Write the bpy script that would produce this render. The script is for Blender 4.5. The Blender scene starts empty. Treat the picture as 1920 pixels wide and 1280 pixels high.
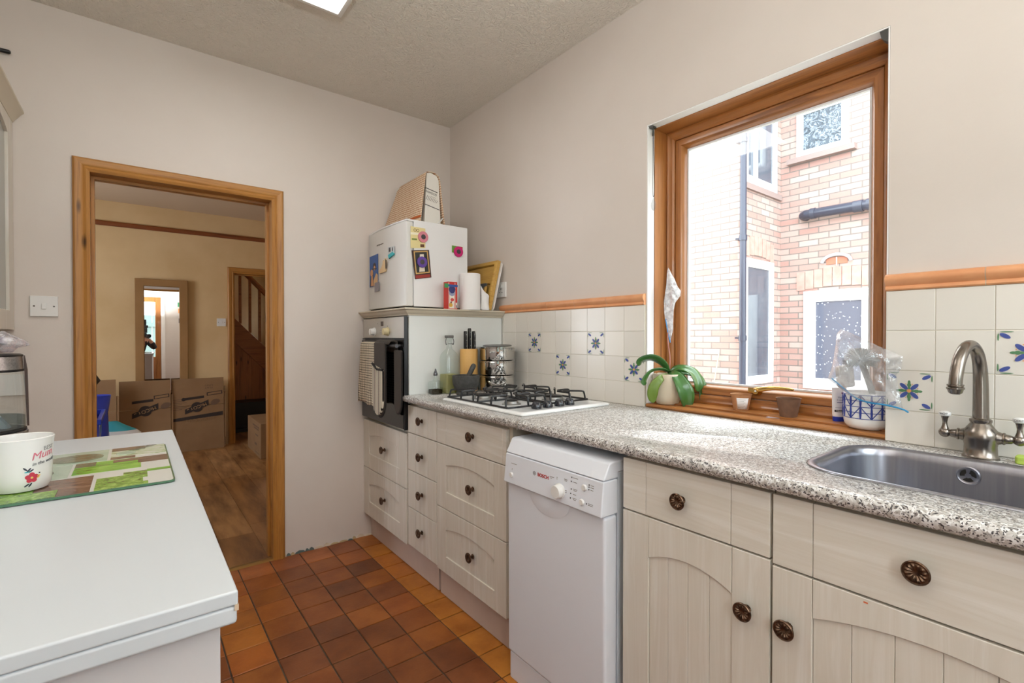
import bpy, bmesh, math, random
from mathutils import Vector, Matrix
R = math.radians
LAMP, SKY, FLASH, EXPO = 6, 7.4, 33, 0.45
rnd = random.Random(7)
SC = bpy.context.scene
COL = SC.collection
XR, YB, ZC, XL, YR = 1.68, 2.832, 2.597, -0.69, -0.9   # right wall, far wall, ceiling, left wall, rear wall
WT = 0.905                                              # worktop height
# ------------------------------------------------------------------ materials
def lin(c):
    c = c / 255.0
    return c / 12.92 if c <= 0.04045 else ((c + 0.055) / 1.055) ** 2.4
def rgb(t): return (lin(t[0]), lin(t[1]), lin(t[2]), 1.0)
MATS = {}
class NT:
    def __init__(s, name):
        s.m = bpy.data.materials.new(name); s.m.use_nodes = True
        s.t = s.m.node_tree; s.n = s.t.nodes; s.l = s.t.links
        s.b = s.n['Principled BSDF']; s.out = s.n['Material Output']
    def new(s, typ, **kw):
        n = s.n.new(typ)
        for k, v in kw.items():
            if k.startswith('_'): setattr(n, k[1:], v)
            else: n.inputs[k.replace('__', ' ')].default_value = v
        return n
    def link(s, a, b): s.l.new(a, b)
    def coord(s, scale=(1, 1, 1), kind='Object'):
        tc = s.new('ShaderNodeTexCoord'); mp = s.new('ShaderNodeMapping'); mp.inputs['Scale'].default_value = scale
        s.link(tc.outputs[kind], mp.inputs['Vector']); return mp.outputs['Vector']
    def ramp(s, fac, stops, interp='LINEAR'):
        r = s.new('ShaderNodeValToRGB'); r.color_ramp.interpolation = interp
        e = r.color_ramp.elements
        while len(e) < len(stops): e.new(0.5)
        for i, (p, c) in enumerate(stops):
            e[i].position = p; e[i].color = rgb(c) if len(c) == 3 else c
        s.link(fac, r.inputs['Fac']); return r.outputs['Color']
    def bump(s, h, strength=0.3, dist=0.001):
        b = s.new('ShaderNodeBump'); b.inputs['Strength'].default_value = strength; b.inputs['Distance'].default_value = dist
        s.link(h, b.inputs['Height']); s.link(b.outputs['Normal'], s.b.inputs['Normal'])
    def noise(s, vec, scale, detail=3, rough=0.55, dist=0.0):
        n = s.new('ShaderNodeTexNoise'); n.inputs['Scale'].default_value = scale; n.inputs['Detail'].default_value = detail
        n.inputs['Roughness'].default_value = rough; n.inputs['Distortion'].default_value = dist
        s.link(vec, n.inputs['Vector']); return n.outputs['Fac']
def M(name, c, rough=0.5, metal=0.0, c2=None, nscale=8, stretch=(1, 1, 1), bump=0.0, bscale=60, bdist=0.001, spec=0.5, coat=0.0, emit=0.0, alpha=1.0, trans=0.0, lo=0.35, hi=0.65):
    if name in MATS: return MATS[name]
    t = NT(name); b = t.b
    b.inputs['Base Color'].default_value = rgb(c); b.inputs['Roughness'].default_value = rough
    b.inputs['Metallic'].default_value = metal; b.inputs['Specular IOR Level'].default_value = spec
    b.inputs['Coat Weight'].default_value = coat
    if trans: b.inputs['Transmission Weight'].default_value = trans
    if emit:
        b.inputs['Emission Color'].default_value = rgb(c); b.inputs['Emission Strength'].default_value = emit
    if c2 is not None:
        v = t.coord(stretch); f = t.noise(v, nscale, 4)
        t.link(t.ramp(f, [(lo, c), (hi, c2)]), b.inputs['Base Color'])
    if bump:
        v = t.coord((1, 1, 1)); t.bump(t.noise(v, bscale, 3), bump, bdist)
    MATS[name] = t.m; return t.m
def WOOD(name, a, b_, c, axis='z', rough=0.45, scale=1.0, knots=False, coat=0.0, contrast=1.0):
    if name in MATS: return MATS[name]
    t = NT(name)
    k = {'x': (1.2, 26, 26), 'y': (26, 1.2, 26), 'z': (26, 26, 1.2)}[axis]
    v = t.coord(tuple(q * scale for q in k))
    f = t.noise(v, 1.6, 5, 0.62, 0.6)
    col = t.ramp(f, [(0.30, a), (0.5, b_), (0.70, c)])
    if knots:
        k2 = {'x': (2.2, 9, 9), 'y': (9, 2.2, 9), 'z': (9, 9, 2.2)}[axis]
        vo = t.new('ShaderNodeTexVoronoi'); vo.inputs['Scale'].default_value = 1.35
        t.link(t.coord(k2), vo.inputs['Vector'])
        kc = t.ramp(vo.outputs['Distance'], [(0.05, (60, 30, 14)), (0.13, (255, 255, 255))])
        mx = t.new('ShaderNodeMix', _data_type='RGBA', _blend_type='MULTIPLY'); mx.inputs['Factor'].default_value = 0.9
        t.link(col, mx.inputs['A']); t.link(kc, mx.inputs['B']); col = mx.outputs['Result']
    t.link(col, t.b.inputs['Base Color'])
    t.b.inputs['Roughness'].default_value = rough; t.b.inputs['Coat Weight'].default_value = coat
    t.bump(f, 0.25, 0.0006)
    MATS[name] = t.m; return t.m
def GLASS(name, tint=(255, 255, 255), glossy=0.08, rough=0.0, extra=None):
    """thin see-through glass: mostly transparent with a fresnel reflection"""
    if name in MATS: return MATS[name]
    t = NT(name); t.n.remove(t.b)
    tr = t.new('ShaderNodeBsdfTransparent'); tr.inputs['Color'].default_value = rgb(tint)
    gl = t.new('ShaderNodeBsdfGlossy'); gl.inputs['Roughness'].default_value = rough
    fr = t.new('ShaderNodeLayerWeight'); fr.inputs['Blend'].default_value = 0.5
    pw = t.new('ShaderNodeMath', _operation='POWER'); pw.inputs[1].default_value = 4.0; t.link(fr.outputs['Facing'], pw.inputs[0])
    ad = t.new('ShaderNodeMath', _operation='MULTIPLY_ADD'); ad.inputs[1].default_value = 0.55; ad.inputs[2].default_value = 0.035 + glossy * 0.05
    t.link(pw.outputs[0], ad.inputs[0])
    mx = t.new('ShaderNodeMixShader'); t.link(ad.outputs[0], mx.inputs[0]); t.link(tr.outputs[0], mx.inputs[1]); t.link(gl.outputs[0], mx.inputs[2])
    last = mx.outputs[0]
    if extra:      # share of white diffuse haze (plastic film)
        df = t.new('ShaderNodeBsdfDiffuse'); df.inputs['Color'].default_value = rgb((235, 238, 242))
        m2 = t.new('ShaderNodeMixShader')
        nz = t.noise(t.coord((1, 1, 1)), 55, 4)
        r = t.ramp(nz, [(0.35, (0, 0, 0)), (0.75, (255, 255, 255))])
        ml = t.new('ShaderNodeMath', _operation='MULTIPLY_ADD'); ml.inputs[1].default_value = extra; ml.inputs[2].default_value = extra * 0.35
        t.link(r, ml.inputs[0]); t.link(ml.outputs[0], m2.inputs[0]); t.link(last, m2.inputs[1]); t.link(df.outputs[0], m2.inputs[2]); last = m2.outputs[0]
        bp = t.new('ShaderNodeBump'); bp.inputs['Strength'].default_value = 0.8; bp.inputs['Distance'].default_value = 0.004
        t.link(t.noise(t.coord((1, 1, 1)), 40, 3), bp.inputs['Height']); t.link(bp.outputs['Normal'], gl.inputs['Normal'])
    t.link(last, t.out.inputs['Surface']); MATS[name] = t.m; return t.m

def mat_paint():
    t = NT('wall_paint'); f = t.noise(t.coord(), 1.6, 4)
    t.link(t.ramp(f, [(0.3, (212, 203, 195)), (0.7, (218, 210, 203))]), t.b.inputs['Base Color'])
    t.b.inputs['Roughness'].default_value = 0.62; t.bump(t.noise(t.coord(), 14, 5), 0.18, 0.006); return t.m
def mat_ceiling():
    t = NT('stippled_ceiling'); v = t.coord()
    t.b.inputs['Base Color'].default_value = rgb((236, 229, 218)); t.b.inputs['Roughness'].default_value = 0.8
    a = t.noise(v, 42, 4, 0.55, 2.2); t.bump(a, 1.0, 0.014); return t.m
def mat_granite():
    t = NT('speckled_laminate'); v = t.coord((1, 1, 1))
    nz = t.new('ShaderNodeTexNoise'); nz.inputs['Scale'].default_value = 60; t.link(v, nz.inputs['Vector'])
    mxv = t.new('ShaderNodeMix', _data_type='VECTOR'); mxv.inputs['Factor'].default_value = 0.012
    t.link(v, mxv.inputs['A']); t.link(nz.outputs['Color'], mxv.inputs['B'])
    def cell(sc, stops):
        vo = t.new('ShaderNodeTexVoronoi'); vo.inputs['Scale'].default_value = sc; t.link(mxv.outputs['Result'], vo.inputs['Vector'])
        sp = t.new('ShaderNodeSeparateColor'); t.link(vo.outputs['Color'], sp.inputs[0])
        return t.ramp(sp.outputs[0], stops, 'CONSTANT'), sp.outputs[1]
    a, _ = cell(190, [(0.0, (208, 206, 203)), (0.3, (186, 183, 178)), (0.55, (226, 226, 225)), (0.8, (170, 164, 157)), (0.92, (148, 144, 140))])
    b, g = cell(400, [(0.0, (52, 50, 54)), (0.5, (84, 80, 80)), (0.8, (110, 102, 98))])
    th = t.new('ShaderNodeMath', _operation='GREATER_THAN'); th.inputs[1].default_value = 0.80; t.link(g, th.inputs[0])
    mx = t.new('ShaderNodeMix', _data_type='RGBA'); t.link(th.outputs[0], mx.inputs['Factor']); t.link(a, mx.inputs['A']); t.link(b, mx.inputs['B'])
    t.link(mx.outputs['Result'], t.b.inputs['Base Color']); t.b.inputs['Roughness'].default_value = 0.3; t.b.inputs['Specular IOR Level'].default_value = 0.8; return t.m
def mat_vcol(name, rough, bscale=0, bstr=0, nz=None, attr='tint'):
    t = NT(name); a = t.new('ShaderNodeAttribute', _attribute_name=attr)
    col = a.outputs['Color']
    if nz:
        f = t.noise(t.coord(nz[2]), nz[0], 5, 0.6)
        r = t.ramp(f, [(0.28, nz[1]), (0.62, (255, 255, 255))])
        mx = t.new('ShaderNodeMix', _data_type='RGBA', _blend_type='MULTIPLY'); mx.inputs['Factor'].default_value = 1
        t.link(col, mx.inputs['A']); t.link(r, mx.inputs['B']); col = mx.outputs['Result']
    t.link(col, t.b.inputs['Base Color']); t.b.inputs['Roughness'].default_value = rough
    if bscale: t.bump(t.noise(t.coord(), bscale, 4), bstr, 0.002)
    return t.m
def mat_brick(name, axis):
    t = NT(name); tc = t.new('ShaderNodeTexCoord'); sp = t.new('ShaderNodeSeparateXYZ'); cb = t.new('ShaderNodeCombineXYZ')
    t.link(tc.outputs['Object'], sp.inputs[0]); t.link(sp.outputs[axis], cb.inputs[0]); t.link(sp.outputs['Z'], cb.inputs[1])
    b = t.new('ShaderNodeTexBrick'); t.link(cb.outputs[0], b.inputs['Vector'])
    b.inputs['Scale'].default_value = 1.0; b.inputs['Brick Width'].default_value = 0.225; b.inputs['Row Height'].default_value = 0.075
    b.inputs['Mortar Size'].default_value = 0.007; b.inputs['Mortar Smooth'].default_value = 0.2; b.inputs['Bias'].default_value = -0.1
    b.inputs['Color1'].default_value = rgb((160, 126, 118)); b.inputs['Color2'].default_value = rgb((176, 157, 150)); b.inputs['Mortar'].default_value = rgb((120, 112, 108))
    t.link(b.outputs['Color'], t.b.inputs['Base Color']); t.b.inputs['Roughness'].default_value = 0.9
    bp = t.new('ShaderNodeBump'); bp.inputs['Strength'].default_value = 0.6; bp.inputs['Distance'].default_value = 0.01; bp.invert = True
    t.link(b.outputs['Fac'], bp.inputs['Height']); t.link(bp.outputs['Normal'], t.b.inputs['Normal']); return t.m
PAINT, CEIL, GRAN = mat_paint(), mat_ceiling(), mat_granite()
WHITE = M('white_gloss', (232, 232, 230), 0.3)
PLAST = M('white_plastic', (228, 228, 226), 0.42)
DARKGAP = M('dark_gap', (28, 24, 20), 0.9)
BLACK = M('black_plastic', (20, 20, 22), 0.35)
STEEL = M('brushed_steel', (190, 190, 192), 0.28, 1.0, (160, 160, 162), 6, (1, 60, 60))
CHROME = M('polished_steel', (215, 213, 210), 0.07, 1.0)
BRONZE = M('dark_bronze', (116, 92, 74), 0.3, 0.85, (70, 52, 40), 110)
PEWTER = M('brushed_nickel', (138, 130, 122), 0.26, 1.0)
PINE = WOOD('pine_upright', (160, 108, 46), (182, 128, 62), (134, 84, 34), 'z', 0.4, 1.0, True)
PINEX = WOOD('pine_lengthwise', (160, 108, 46), (182, 128, 62), (134, 84, 34), 'x', 0.4, 1.0, True)
OAKW = WOOD('window_wood_upright', (152, 96, 48), (170, 112, 60), (124, 76, 38), 'z', 0.3, 1.0, coat=0.2)
OAKWY = WOOD('window_wood_lengthwise', (152, 96, 48), (170, 112, 60), (124, 76, 38), 'y', 0.3, 1.0, coat=0.2)
CREAMZ = WOOD('cream_woodgrain', (222, 218, 209), (214, 208, 196), (228, 225, 218), 'z', 0.42, 0.8)
CREAMY = WOOD('cream_woodgrain_lengthwise', (222, 218, 209), (214, 208, 196), (228, 225, 218), 'y', 0.42, 0.8)
CREAM = M('cream_panel', (200, 192, 176), 0.45)
PLINTH = M('plinth_board', (206, 190, 180), 0.6, c2=(196, 180, 170), nscale=3)
# ------------------------------------------------------------------ geometry
ORG = {}
class G:
    def __init__(s): s.v = []; s.f = []; s.mi = []; s.tint = []
    def add(s, vs, fs, mi=0, tint=None):
        o = len(s.v); s.v += [tuple(p) for p in vs]
        for f in fs:
            s.f.append([i + o for i in f]); s.mi.append(mi); s.tint.append(tint)
        return s
    def box(s, x0, x1, y0, y1, z0, z1, mi=0, tint=None):
        v = [(x0, y0, z0), (x1, y0, z0), (x1, y1, z0), (x0, y1, z0), (x0, y0, z1), (x1, y0, z1), (x1, y1, z1), (x0, y1, z1)]
        return s.add(v, [(0, 3, 2, 1), (4, 5, 6, 7), (0, 1, 5, 4), (1, 2, 6, 5), (2, 3, 7, 6), (3, 0, 4, 7)], mi, tint)
    def prism(s, poly, a, b, axis='x', mi=0):
        """poly in the plane across axis (x: (y,z); y: (x,z); z: (x,y)), pushed from a to b"""
        n = len(poly)
        def P(u, w, d): return {'x': (d, u, w), 'y': (u, d, w), 'z': (u, w, d)}[axis]
        v = [P(u, w, a) for u, w in poly] + [P(u, w, b) for u, w in poly]
        fs = [list(range(n))[::-1], list(range(n, 2 * n))] + [(i, (i + 1) % n, n + (i + 1) % n, n + i) for i in range(n)]
        return s.add(v, fs, mi)
    def loft(s, rings, mi=0, cap0=False, cap1=False, closed=True, tint=None):
        n = len(rings[0]); v = [p for r in rings for p in r]; fs = []
        for k in range(len(rings) - 1):
            for i in range(n if closed else n - 1):
                j = (i + 1) % n; fs.append((k * n + i, k * n + j, (k + 1) * n + j, (k + 1) * n + i))
        if cap0: fs.append(list(range(n))[::-1])
        if cap1: fs.append([(len(rings) - 1) * n + i for i in range(n)])
        return s.add(v, fs, mi, tint)
    def lathe(s, prof, c, axis='z', seg=28, mi=0, cap=True, mod=None):
        """prof [(r, h)] turned about axis through c"""
        rings = []
        for r, h in prof:
            ring = []
            for i in range(seg):
                a = 2 * math.pi * i / seg; rr = max(r, 1e-5); hh = h + (mod(r, a) if mod else 0)
                u, w = rr * math.cos(a), rr * math.sin(a)
                ring.append({'z': (c[0] + u, c[1] + w, c[2] + hh), 'x': (c[0] + hh, c[1] + u, c[2] + w), 'y': (c[0] + w, c[1] + hh, c[2] + u)}[axis])
            rings.append(ring)
        return s.loft(rings, mi, cap, cap)
    def tube(s, pts, r, seg=10, mi=0, cap=True, closed=False):
        pts = [Vector(p) for p in pts]; n = len(pts); rings = []
        rr = r if isinstance(r, (list, tuple)) else [r] * n
        up = None
        for i, p in enumerate(pts):
            if closed: d = pts[(i + 1) % n] - pts[i - 1]
            else: d = (pts[min(i + 1, n - 1)] - pts[max(i - 1, 0)])
            d.normalize()
            if up is None:
                up = Vector((0, 0, 1)) if abs(d.z) < 0.9 else Vector((1, 0, 0))
            s1 = d.cross(up); s1.normalize(); up = s1.cross(d); up.normalize()
            rings.append([tuple(p + (s1 * math.cos(2 * math.pi * k / seg) + up * math.sin(2 * math.pi * k / seg)) * rr[i]) for k in range(seg)])
        if closed: rings.append(rings[0])
        return s.loft(rings, mi, cap and not closed, cap and not closed)
    def sphere(s, c, r, seg=16, rings=10, mi=0, sc=(1, 1, 1)):
        rs = []
        for k in range(rings + 1):
            t = math.pi * k / rings
            rs.append([(c[0] + max(r * math.sin(t), 1e-5) * math.cos(2 * math.pi * i / seg) * sc[0], c[1] + max(r * math.sin(t), 1e-5) * math.sin(2 * math.pi * i / seg) * sc[1], c[2] - r * math.cos(t) * sc[2]) for i in range(seg)])
        return s.loft(rs, mi, True, True)
    def xf(s, m):
        s.v = [tuple(m @ Vector(p)) for p in s.v]; return s
def obj(name, g, mats, parent=None, bevel=0.0, local=False, seg=2, solid=0.0, sub=0, ang=40, org=(0, 0, 0)):
    me = bpy.data.meshes.new(name)
    o_ = Vector(ORG[parent.name]) if parent is not None else Vector(org)
    vs = g.v if local else [tuple(Vector(p) - o_) for p in g.v]
    me.from_pydata(vs, [], g.f)
    mats = mats if isinstance(mats, (list, tuple)) else [mats]
    for m in mats: me.materials.append(m)
    me.polygons.foreach_set('material_index', g.mi)
    bm = bmesh.new(); bm.from_mesh(me)
    bmesh.ops.recalc_face_normals(bm, faces=bm.faces)
    bm.to_mesh(me); bm.free()
    if any(t is not None for t in g.tint):
        at = me.color_attributes.new('tint', 'FLOAT_COLOR', 'CORNER')
        for p in me.polygons:
            c = g.tint[p.index] or (1, 1, 1)
            for li in p.loop_indices: at.data[li].color = (c[0], c[1], c[2], 1)
    me.polygons.foreach_set('use_smooth', [True] * len(me.polygons))
    me.set_sharp_from_angle(angle=R(ang)); me.update()
    o = bpy.data.objects.new(name, me); COL.objects.link(o)
    if parent is not None:
        o.parent = parent; ORG[o.name] = ORG[parent.name]
    else:
        o.location = o_ ; ORG[o.name] = tuple(o_)
    if solid:
        md = o.modifiers.new('thickness', 'SOLIDIFY'); md.thickness = solid; md.offset = 0
    if bevel:
        md = o.modifiers.new('bevel', 'BEVEL'); md.width = bevel; md.segments = seg; md.limit_method = 'ANGLE'; md.angle_limit = R(35); md.harden_normals = True
    if sub:
        md = o.modifiers.new('subdivision', 'SUBSURF'); md.levels = sub; md.render_levels = sub
    return o
def thing(name, label, cat, loc=(0, 0, 0), group=None, rz=0):
    e = bpy.data.objects.new(name, None); COL.objects.link(e); e.location = loc; e.rotation_euler = (0, 0, rz); e.empty_display_size = 0.05
    ORG[e.name] = tuple(loc); e['label'] = label; e['category'] = cat
    if group: e['group'] = group
    return e
def tag(o, label, cat, group=None, kind=None):
    o['label'] = label; o['category'] = cat
    if group: o['group'] = group
    if kind: o['kind'] = kind
    return o
def structure(name, g, mats, label, cat, **kw):
    o = obj(name, g, mats, None, **kw); return tag(o, label, cat, None, 'structure')
FACE = {'-x': Matrix(((0, 0, -1), (-1, 0, 0), (0, 1, 0))), '-y': Matrix(((1, 0, 0), (0, 0, -1), (0, 1, 0))), '+z': Matrix(((1, 0, 0), (0, 1, 0), (0, 0, 1))), '+x': Matrix(((0, 0, 1), (1, 0, 0), (0, 1, 0)))}
def text(name, s, size, mat, parent, loc, face='-x', rot=0.0, sx=1.0, shear=0.0, bend=None, ext=0.0002, align='CENTER', bold=0.0):
    cu = bpy.data.curves.new('t', 'FONT'); cu.body = s; cu.size = size; cu.align_x = align; cu.align_y = 'CENTER'; cu.extrude = ext; cu.shear = shear; cu.offset = bold
    to = bpy.data.objects.new('t', cu); COL.objects.link(to)
    dg = bpy.context.evaluated_depsgraph_get(); me = bpy.data.meshes.new_from_object(to.evaluated_get(dg))
    bpy.data.objects.remove(to)
    m3 = FACE[face]; o_ = Vector(ORG[parent.name]); c, sn = math.cos(rot), math.sin(rot)
    for v in me.vertices:
        x, y = v.co.x * sx, v.co.y; x, y = x * c - y * sn, x * sn + y * c
        if bend: v.co = Vector(bend(x, y, v.co.z)) - o_
        else: v.co = m3 @ Vector((x, y, v.co.z)) + Vector(loc) - o_
    me.materials.clear(); me.materials.append(mat); me.name = name
    o = bpy.data.objects.new(name, me); COL.objects.link(o); o.parent = parent; ORG[o.name] = ORG[parent.name]; return o
def rrect(u0, u1, v0, v1, r, n=6):
    pts = []
    for cu, cv, a0 in ((u1 - r, v1 - r, 0), (u0 + r, v1 - r, 90), (u0 + r, v0 + r, 180), (u1 - r, v0 + r, 270)):
        for i in range(n + 1):
            a = R(a0 + 90 * i / n); pts.append((cu + r * math.cos(a), cv + r * math.sin(a)))
    return pts
def frame_loop(g, P, u0, u1, v0, v1, prof, mi=0):
    """mitred rectangular frame. prof = closed list of (inset, d); P(u, v, d)"""
    rings = []
    for (u, v, su, sv) in ((u0, v0, 1, 1), (u1, v0, -1, 1), (u1, v1, -1, -1), (u0, v1, 1, -1)):
        rings.append([P(u + su * a, v + sv * a, d) for a, d in prof])
    rings.append(rings[0]); return g.loft(rings, mi)
def smooth_path(pts, n=6):
    """Catmull-Rom through the points"""
    P = [Vector(p) for p in pts]; P = [P[0] * 2 - P[1]] + P + [P[-1] * 2 - P[-2]]; out = []
    for i in range(1, len(P) - 2):
        for k in range(n):
            t = k / n; a, b, c, d = P[i - 1:i + 3]
            out.append(0.5 * ((2 * b) + (c - a) * t + (2 * a - 5 * b + 4 * c - d) * t * t + (3 * b - a - 3 * c + d) * t ** 3))
    out.append(P[-2]); return out
# ================================================================== THE ROOM
# --- floor: quarry tiles
g = G(); g.box(XL, XR + 0.1, YR, YB + 0.02, -0.06, -0.004, 1)
def tile_slab(x0, x1, y0, y1, tint):
    j = 0.0025; z = rnd.uniform(-0.0007, 0.0007); t = [rnd.uniform(-0.0006, 0.0006) for _ in range(4)]
    x0 += j; x1 -= j; y0 += j; y1 -= j; c = 0.002
    lo = [(x0, y0, -0.005), (x1, y0, -0.005), (x1, y1, -0.005), (x0, y1, -0.005)]
    mid = [(x, y, z + t[i] - 0.0012) for i, (x, y, _) in enumerate(lo)]
    top = [(x0 + c, y0 + c, z + t[0]), (x1 - c, y0 + c, z + t[1]), (x1 - c, y1 - c, z + t[2]), (x0 + c, y1 - c, z + t[3])]
    g.loft([lo, mid, top], 0, False, True, tint=tint)
xs = [1.011 - 0.1495 * k for k in range(0, 13)][::-1]
ys = [1.50 + 0.1465 * k for k in range(-17, 10)]; ys = [y for y in ys if y < YB - 0.03] + [YB]
def tcol(x, y):
    mid = 0.40 < x < 1.0
    base = [(138, 78, 36), (152, 86, 38), (126, 72, 38), (158, 92, 38), (118, 68, 36)] if mid else [(164, 98, 44), (176, 108, 44), (156, 90, 46), (168, 96, 40)]
    if y > 2.66: base = [(158, 92, 52), (166, 98, 52)]
    c = rnd.choice(base); k = rnd.uniform(0.93, 1.07)
    return tuple(lin(min(255, q * k)) for q in c)
for i in range(len(xs) - 1):
    off = -0.02 if i == len(xs) - 1 else 0
    for j in range(len(ys) - 1):
        if ys[j + 1] - ys[j] < 0.02: continue
        tile_slab(xs[i], xs[i + 1], ys[j], ys[j + 1], tcol((xs[i] + xs[i + 1]) / 2, (ys[j] + ys[j + 1]) / 2))
for j in range(len(ys) - 1):
    for (xa, xb) in ((1.011, 1.1605), (1.1605, 1.31), (1.31, 1.46), (1.46, 1.68)):
        tile_slab(xa, xb, ys[j], ys[j + 1], tuple(lin(q) for q in rnd.choice([(184, 116, 44), (176, 106, 42), (190, 122, 48)])))
TILE = mat_vcol('quarry_tile', 0.42, 90, 0.35, nz=(7, (206, 188, 176), (1, 1, 1)))
GROUT = M('old_dark_grout', (66, 54, 42), 0.95, c2=(92, 80, 66), nscale=30)
structure('floor', g, [TILE, GROUT], 'orange and brown quarry tile kitchen floor with dark worn grout', 'floor', ang=12)
# --- far room floor (wood boards)
g = G(); OX0, OX1 = -1.9, 1.9; YF = 6.2
g.box(OX0, OX1, YB + 0.02, 9.3, -0.06, -0.008, 1)
y0b, row = YB + 0.035, 0
for xb in [OX0 + 0.19 * k for k in range(21)]:
    y = YB + 0.035 - rnd.uniform(0, 1.0)
    while y < 9.2:
        ln = 1.25; a, b = max(y, YB + 0.035), min(y + ln, 9.25)
        if b > a + 0.01:
            c = rnd.choice([(178, 132, 84), (166, 120, 74), (186, 142, 94), (156, 112, 70), (172, 126, 78)])
            g.box(xb + 0.0008, xb + 0.1892, a + 0.0008, b - 0.0008, -0.008, 0.0, 0, tuple(lin(q) for q in c))
        y += ln
BOARD = mat_vcol('oak_floorboards', 0.38, 0, 0, nz=(1.0, (118, 84, 52), (9, 1.6, 9)))
f2 = structure('floor', g, [BOARD, DARKGAP], 'brown oak floorboards of the room beyond the doorway', 'floor')
# --- ceiling
g = G().box(XL - 0.1, XR + 0.3, YR - 0.1, YB + 0.01, ZC, ZC + 0.1)
structure('ceiling', g, CEIL, 'stippled off-white kitchen ceiling', 'ceiling')
g = G().box(OX0 - 0.1, OX1 + 0.1, YB + 0.119, 9.4, 2.53, 2.63)
CEIL2 = M('far_ceiling_paint', (206, 188, 164), 0.8)
structure('ceiling', g, CEIL2, 'smooth ceiling of the room beyond the doorway', 'ceiling')
# --- right wall with the window opening
WY0, WY1, WZ0, WZ1 = 0.426, 1.245, 0.905, 2.073
g = G(); T = 0.25
g.box(XR, XR + T, YR - 0.1, WY0, -0.1, ZC + 0.1).box(XR, XR + T, WY1, YB + 0.12, -0.1, ZC + 0.1)
g.box(XR, XR + T, WY0, WY1, -0.1, WZ0).box(XR, XR + T, WY0, WY1, WZ1, ZC + 0.1)
wr = structure('wall_right', g, PAINT, 'cream painted wall around the kitchen window', 'wall')
# --- far wall with the doorway
DX0, DX1, DZ = -0.150, 0.5805, 1.922
g = G(); g.box(XL - 0.1, DX0 - 0.015, YB, YB + 0.12, -0.1, ZC + 0.1).box(DX1 + 0.015, XR, YB, YB + 0.12, -0.1, ZC + 0.1).box(DX0 - 0.015, DX1 + 0.015, YB, YB + 0.12, DZ + 0.015, ZC + 0.1)
wb = structure('wall_back', g, PAINT, 'cream painted wall with the open pine doorway', 'wall')
# broken plaster along its foot
g = G(); x = DX1 + 0.035
while x < 1.11:
    w = rnd.uniform(0.02, 0.06); h = rnd.uniform(0.006, 0.02)
    g.prism([(x, 0.0), (x + w, 0.0), (x + w * 0.8, h * 0.7), (x + w * 0.4, h), (x + w * 0.1, h * 0.5)], YB - rnd.uniform(0.003, 0.009), YB + 0.002, 'y', rnd.choice([0, 0, 1, 2])); x += w * 0.95
obj('plaster_crumbs', g, [M('bare_plaster', (214, 200, 180), 0.9), M('blue_grey_paint', (92, 108, 106), 0.8), M('worn_skirting_edge', (190, 170, 130), 0.8)], wb)
# --- left wall, rear wall (rear door behind the camera)
g = G().box(XL - 0.1, XL, YR - 0.1, YB + 0.12, -0.1, ZC + 0.1)
structure('wall_left', g, PAINT, 'cream painted wall behind the glazed wall cupboard', 'wall')
RX0, RX1, RZ = -0.56, 0.20, 2.06
g = G().box(XL - 0.1, RX0, YR - 0.1, YR, -0.1, ZC + 0.1).box(RX1, 0.72, YR - 0.1, YR, -0.1, ZC + 0.1).box(1.62, XR + T, YR - 0.1, YR, -0.1, ZC + 0.1).box(0.72, 1.62, YR - 0.1, YR, -0.1, 1.0).box(0.72, 1.62, YR - 0.1, YR, 2.15, ZC + 0.1).box(RX0, RX1, YR - 0.1, YR, RZ, ZC + 0.1)
structure('wall_rear', g, PAINT, 'cream painted wall around the glazed back door seen in the mirror', 'wall')
WFRAME = M('white_gloss_paint', (236, 234, 230), 0.35)
g = G(); prof = [(-0.07, 0), (-0.07, 0.012), (-0.05, 0.02), (-0.02, 0.016), (0.0, 0.012), (0.0, 0)]
rings = []
for (x, z, sx, sz) in ((RX0, 0, -1, 0), (RX0, RZ, -1, 1), (RX1, RZ, 1, 1), (RX1, 0, 1, 0)):
    rings.append([(x - sx * a, YR + d, z - sz * a) for a, d in prof])
g.loft(rings, 0, True, True)
d3 = structure('door_3', g, WFRAME, 'white framed wooden back door with glass seen in the mirror', 'door')
g = G(); P = lambda u, v, d: (u, YR - 0.03 - d, v)
frame_loop(g, P, RX0 + 0.002, RX1 - 0.002, 0.003, RZ - 0.002, [(0, 0), (0.095, 0), (0.105, 0.01), (0.105, 0.035), (0, 0.035)])
g.box(RX0 + 0.1, RX1 - 0.1, YR - 0.065, YR - 0.03, 0.1, 0.75)
obj('door_leaf', g, OAKW, d3)
g = G().box(RX0 + 0.105, RX1 - 0.105, YR - 0.052, YR - 0.046, 0.75, RZ - 0.107); obj('door_glass', g, GLASS('pane_glass', (250, 252, 250)), d3)
g = G(); P = lambda u, v, d: (u, YR - 0.05 + d, v)
frame_loop(g, P, 0.72, 1.62, 1.0, 2.15, [(0, 0), (0.05, 0), (0.05, 0.04), (0, 0.04)])
w3 = structure('added_window_3', g, WFRAME, 'unseen white framed window added to the rear wall for daylight', 'window')  # unseen window, added so more daylight enters from behind the camera
obj('window_pane', G().box(0.765, 1.575, YR - 0.035, YR - 0.031, 1.045, 2.105), MATS['pane_glass'], w3)
# small notices on the rear wall
for k, (c, z, l) in enumerate((((70, 140, 100), 1.86, 'small green card pinned highest on the rear wall'), ((226, 150, 84), 1.72, 'small orange card pinned under the green one'), ((60, 66, 92), 1.5, 'small navy card pinned lowest on the rear wall'))):
    o = obj('pinned_card', G().box(0.50 + k * 0.01, 0.6, YR + 0.0005, YR + 0.003, z, z + 0.1), M('card_%d' % k, c, 0.6)); tag(o, l, 'card', 'cards pinned on the rear wall')
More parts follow.
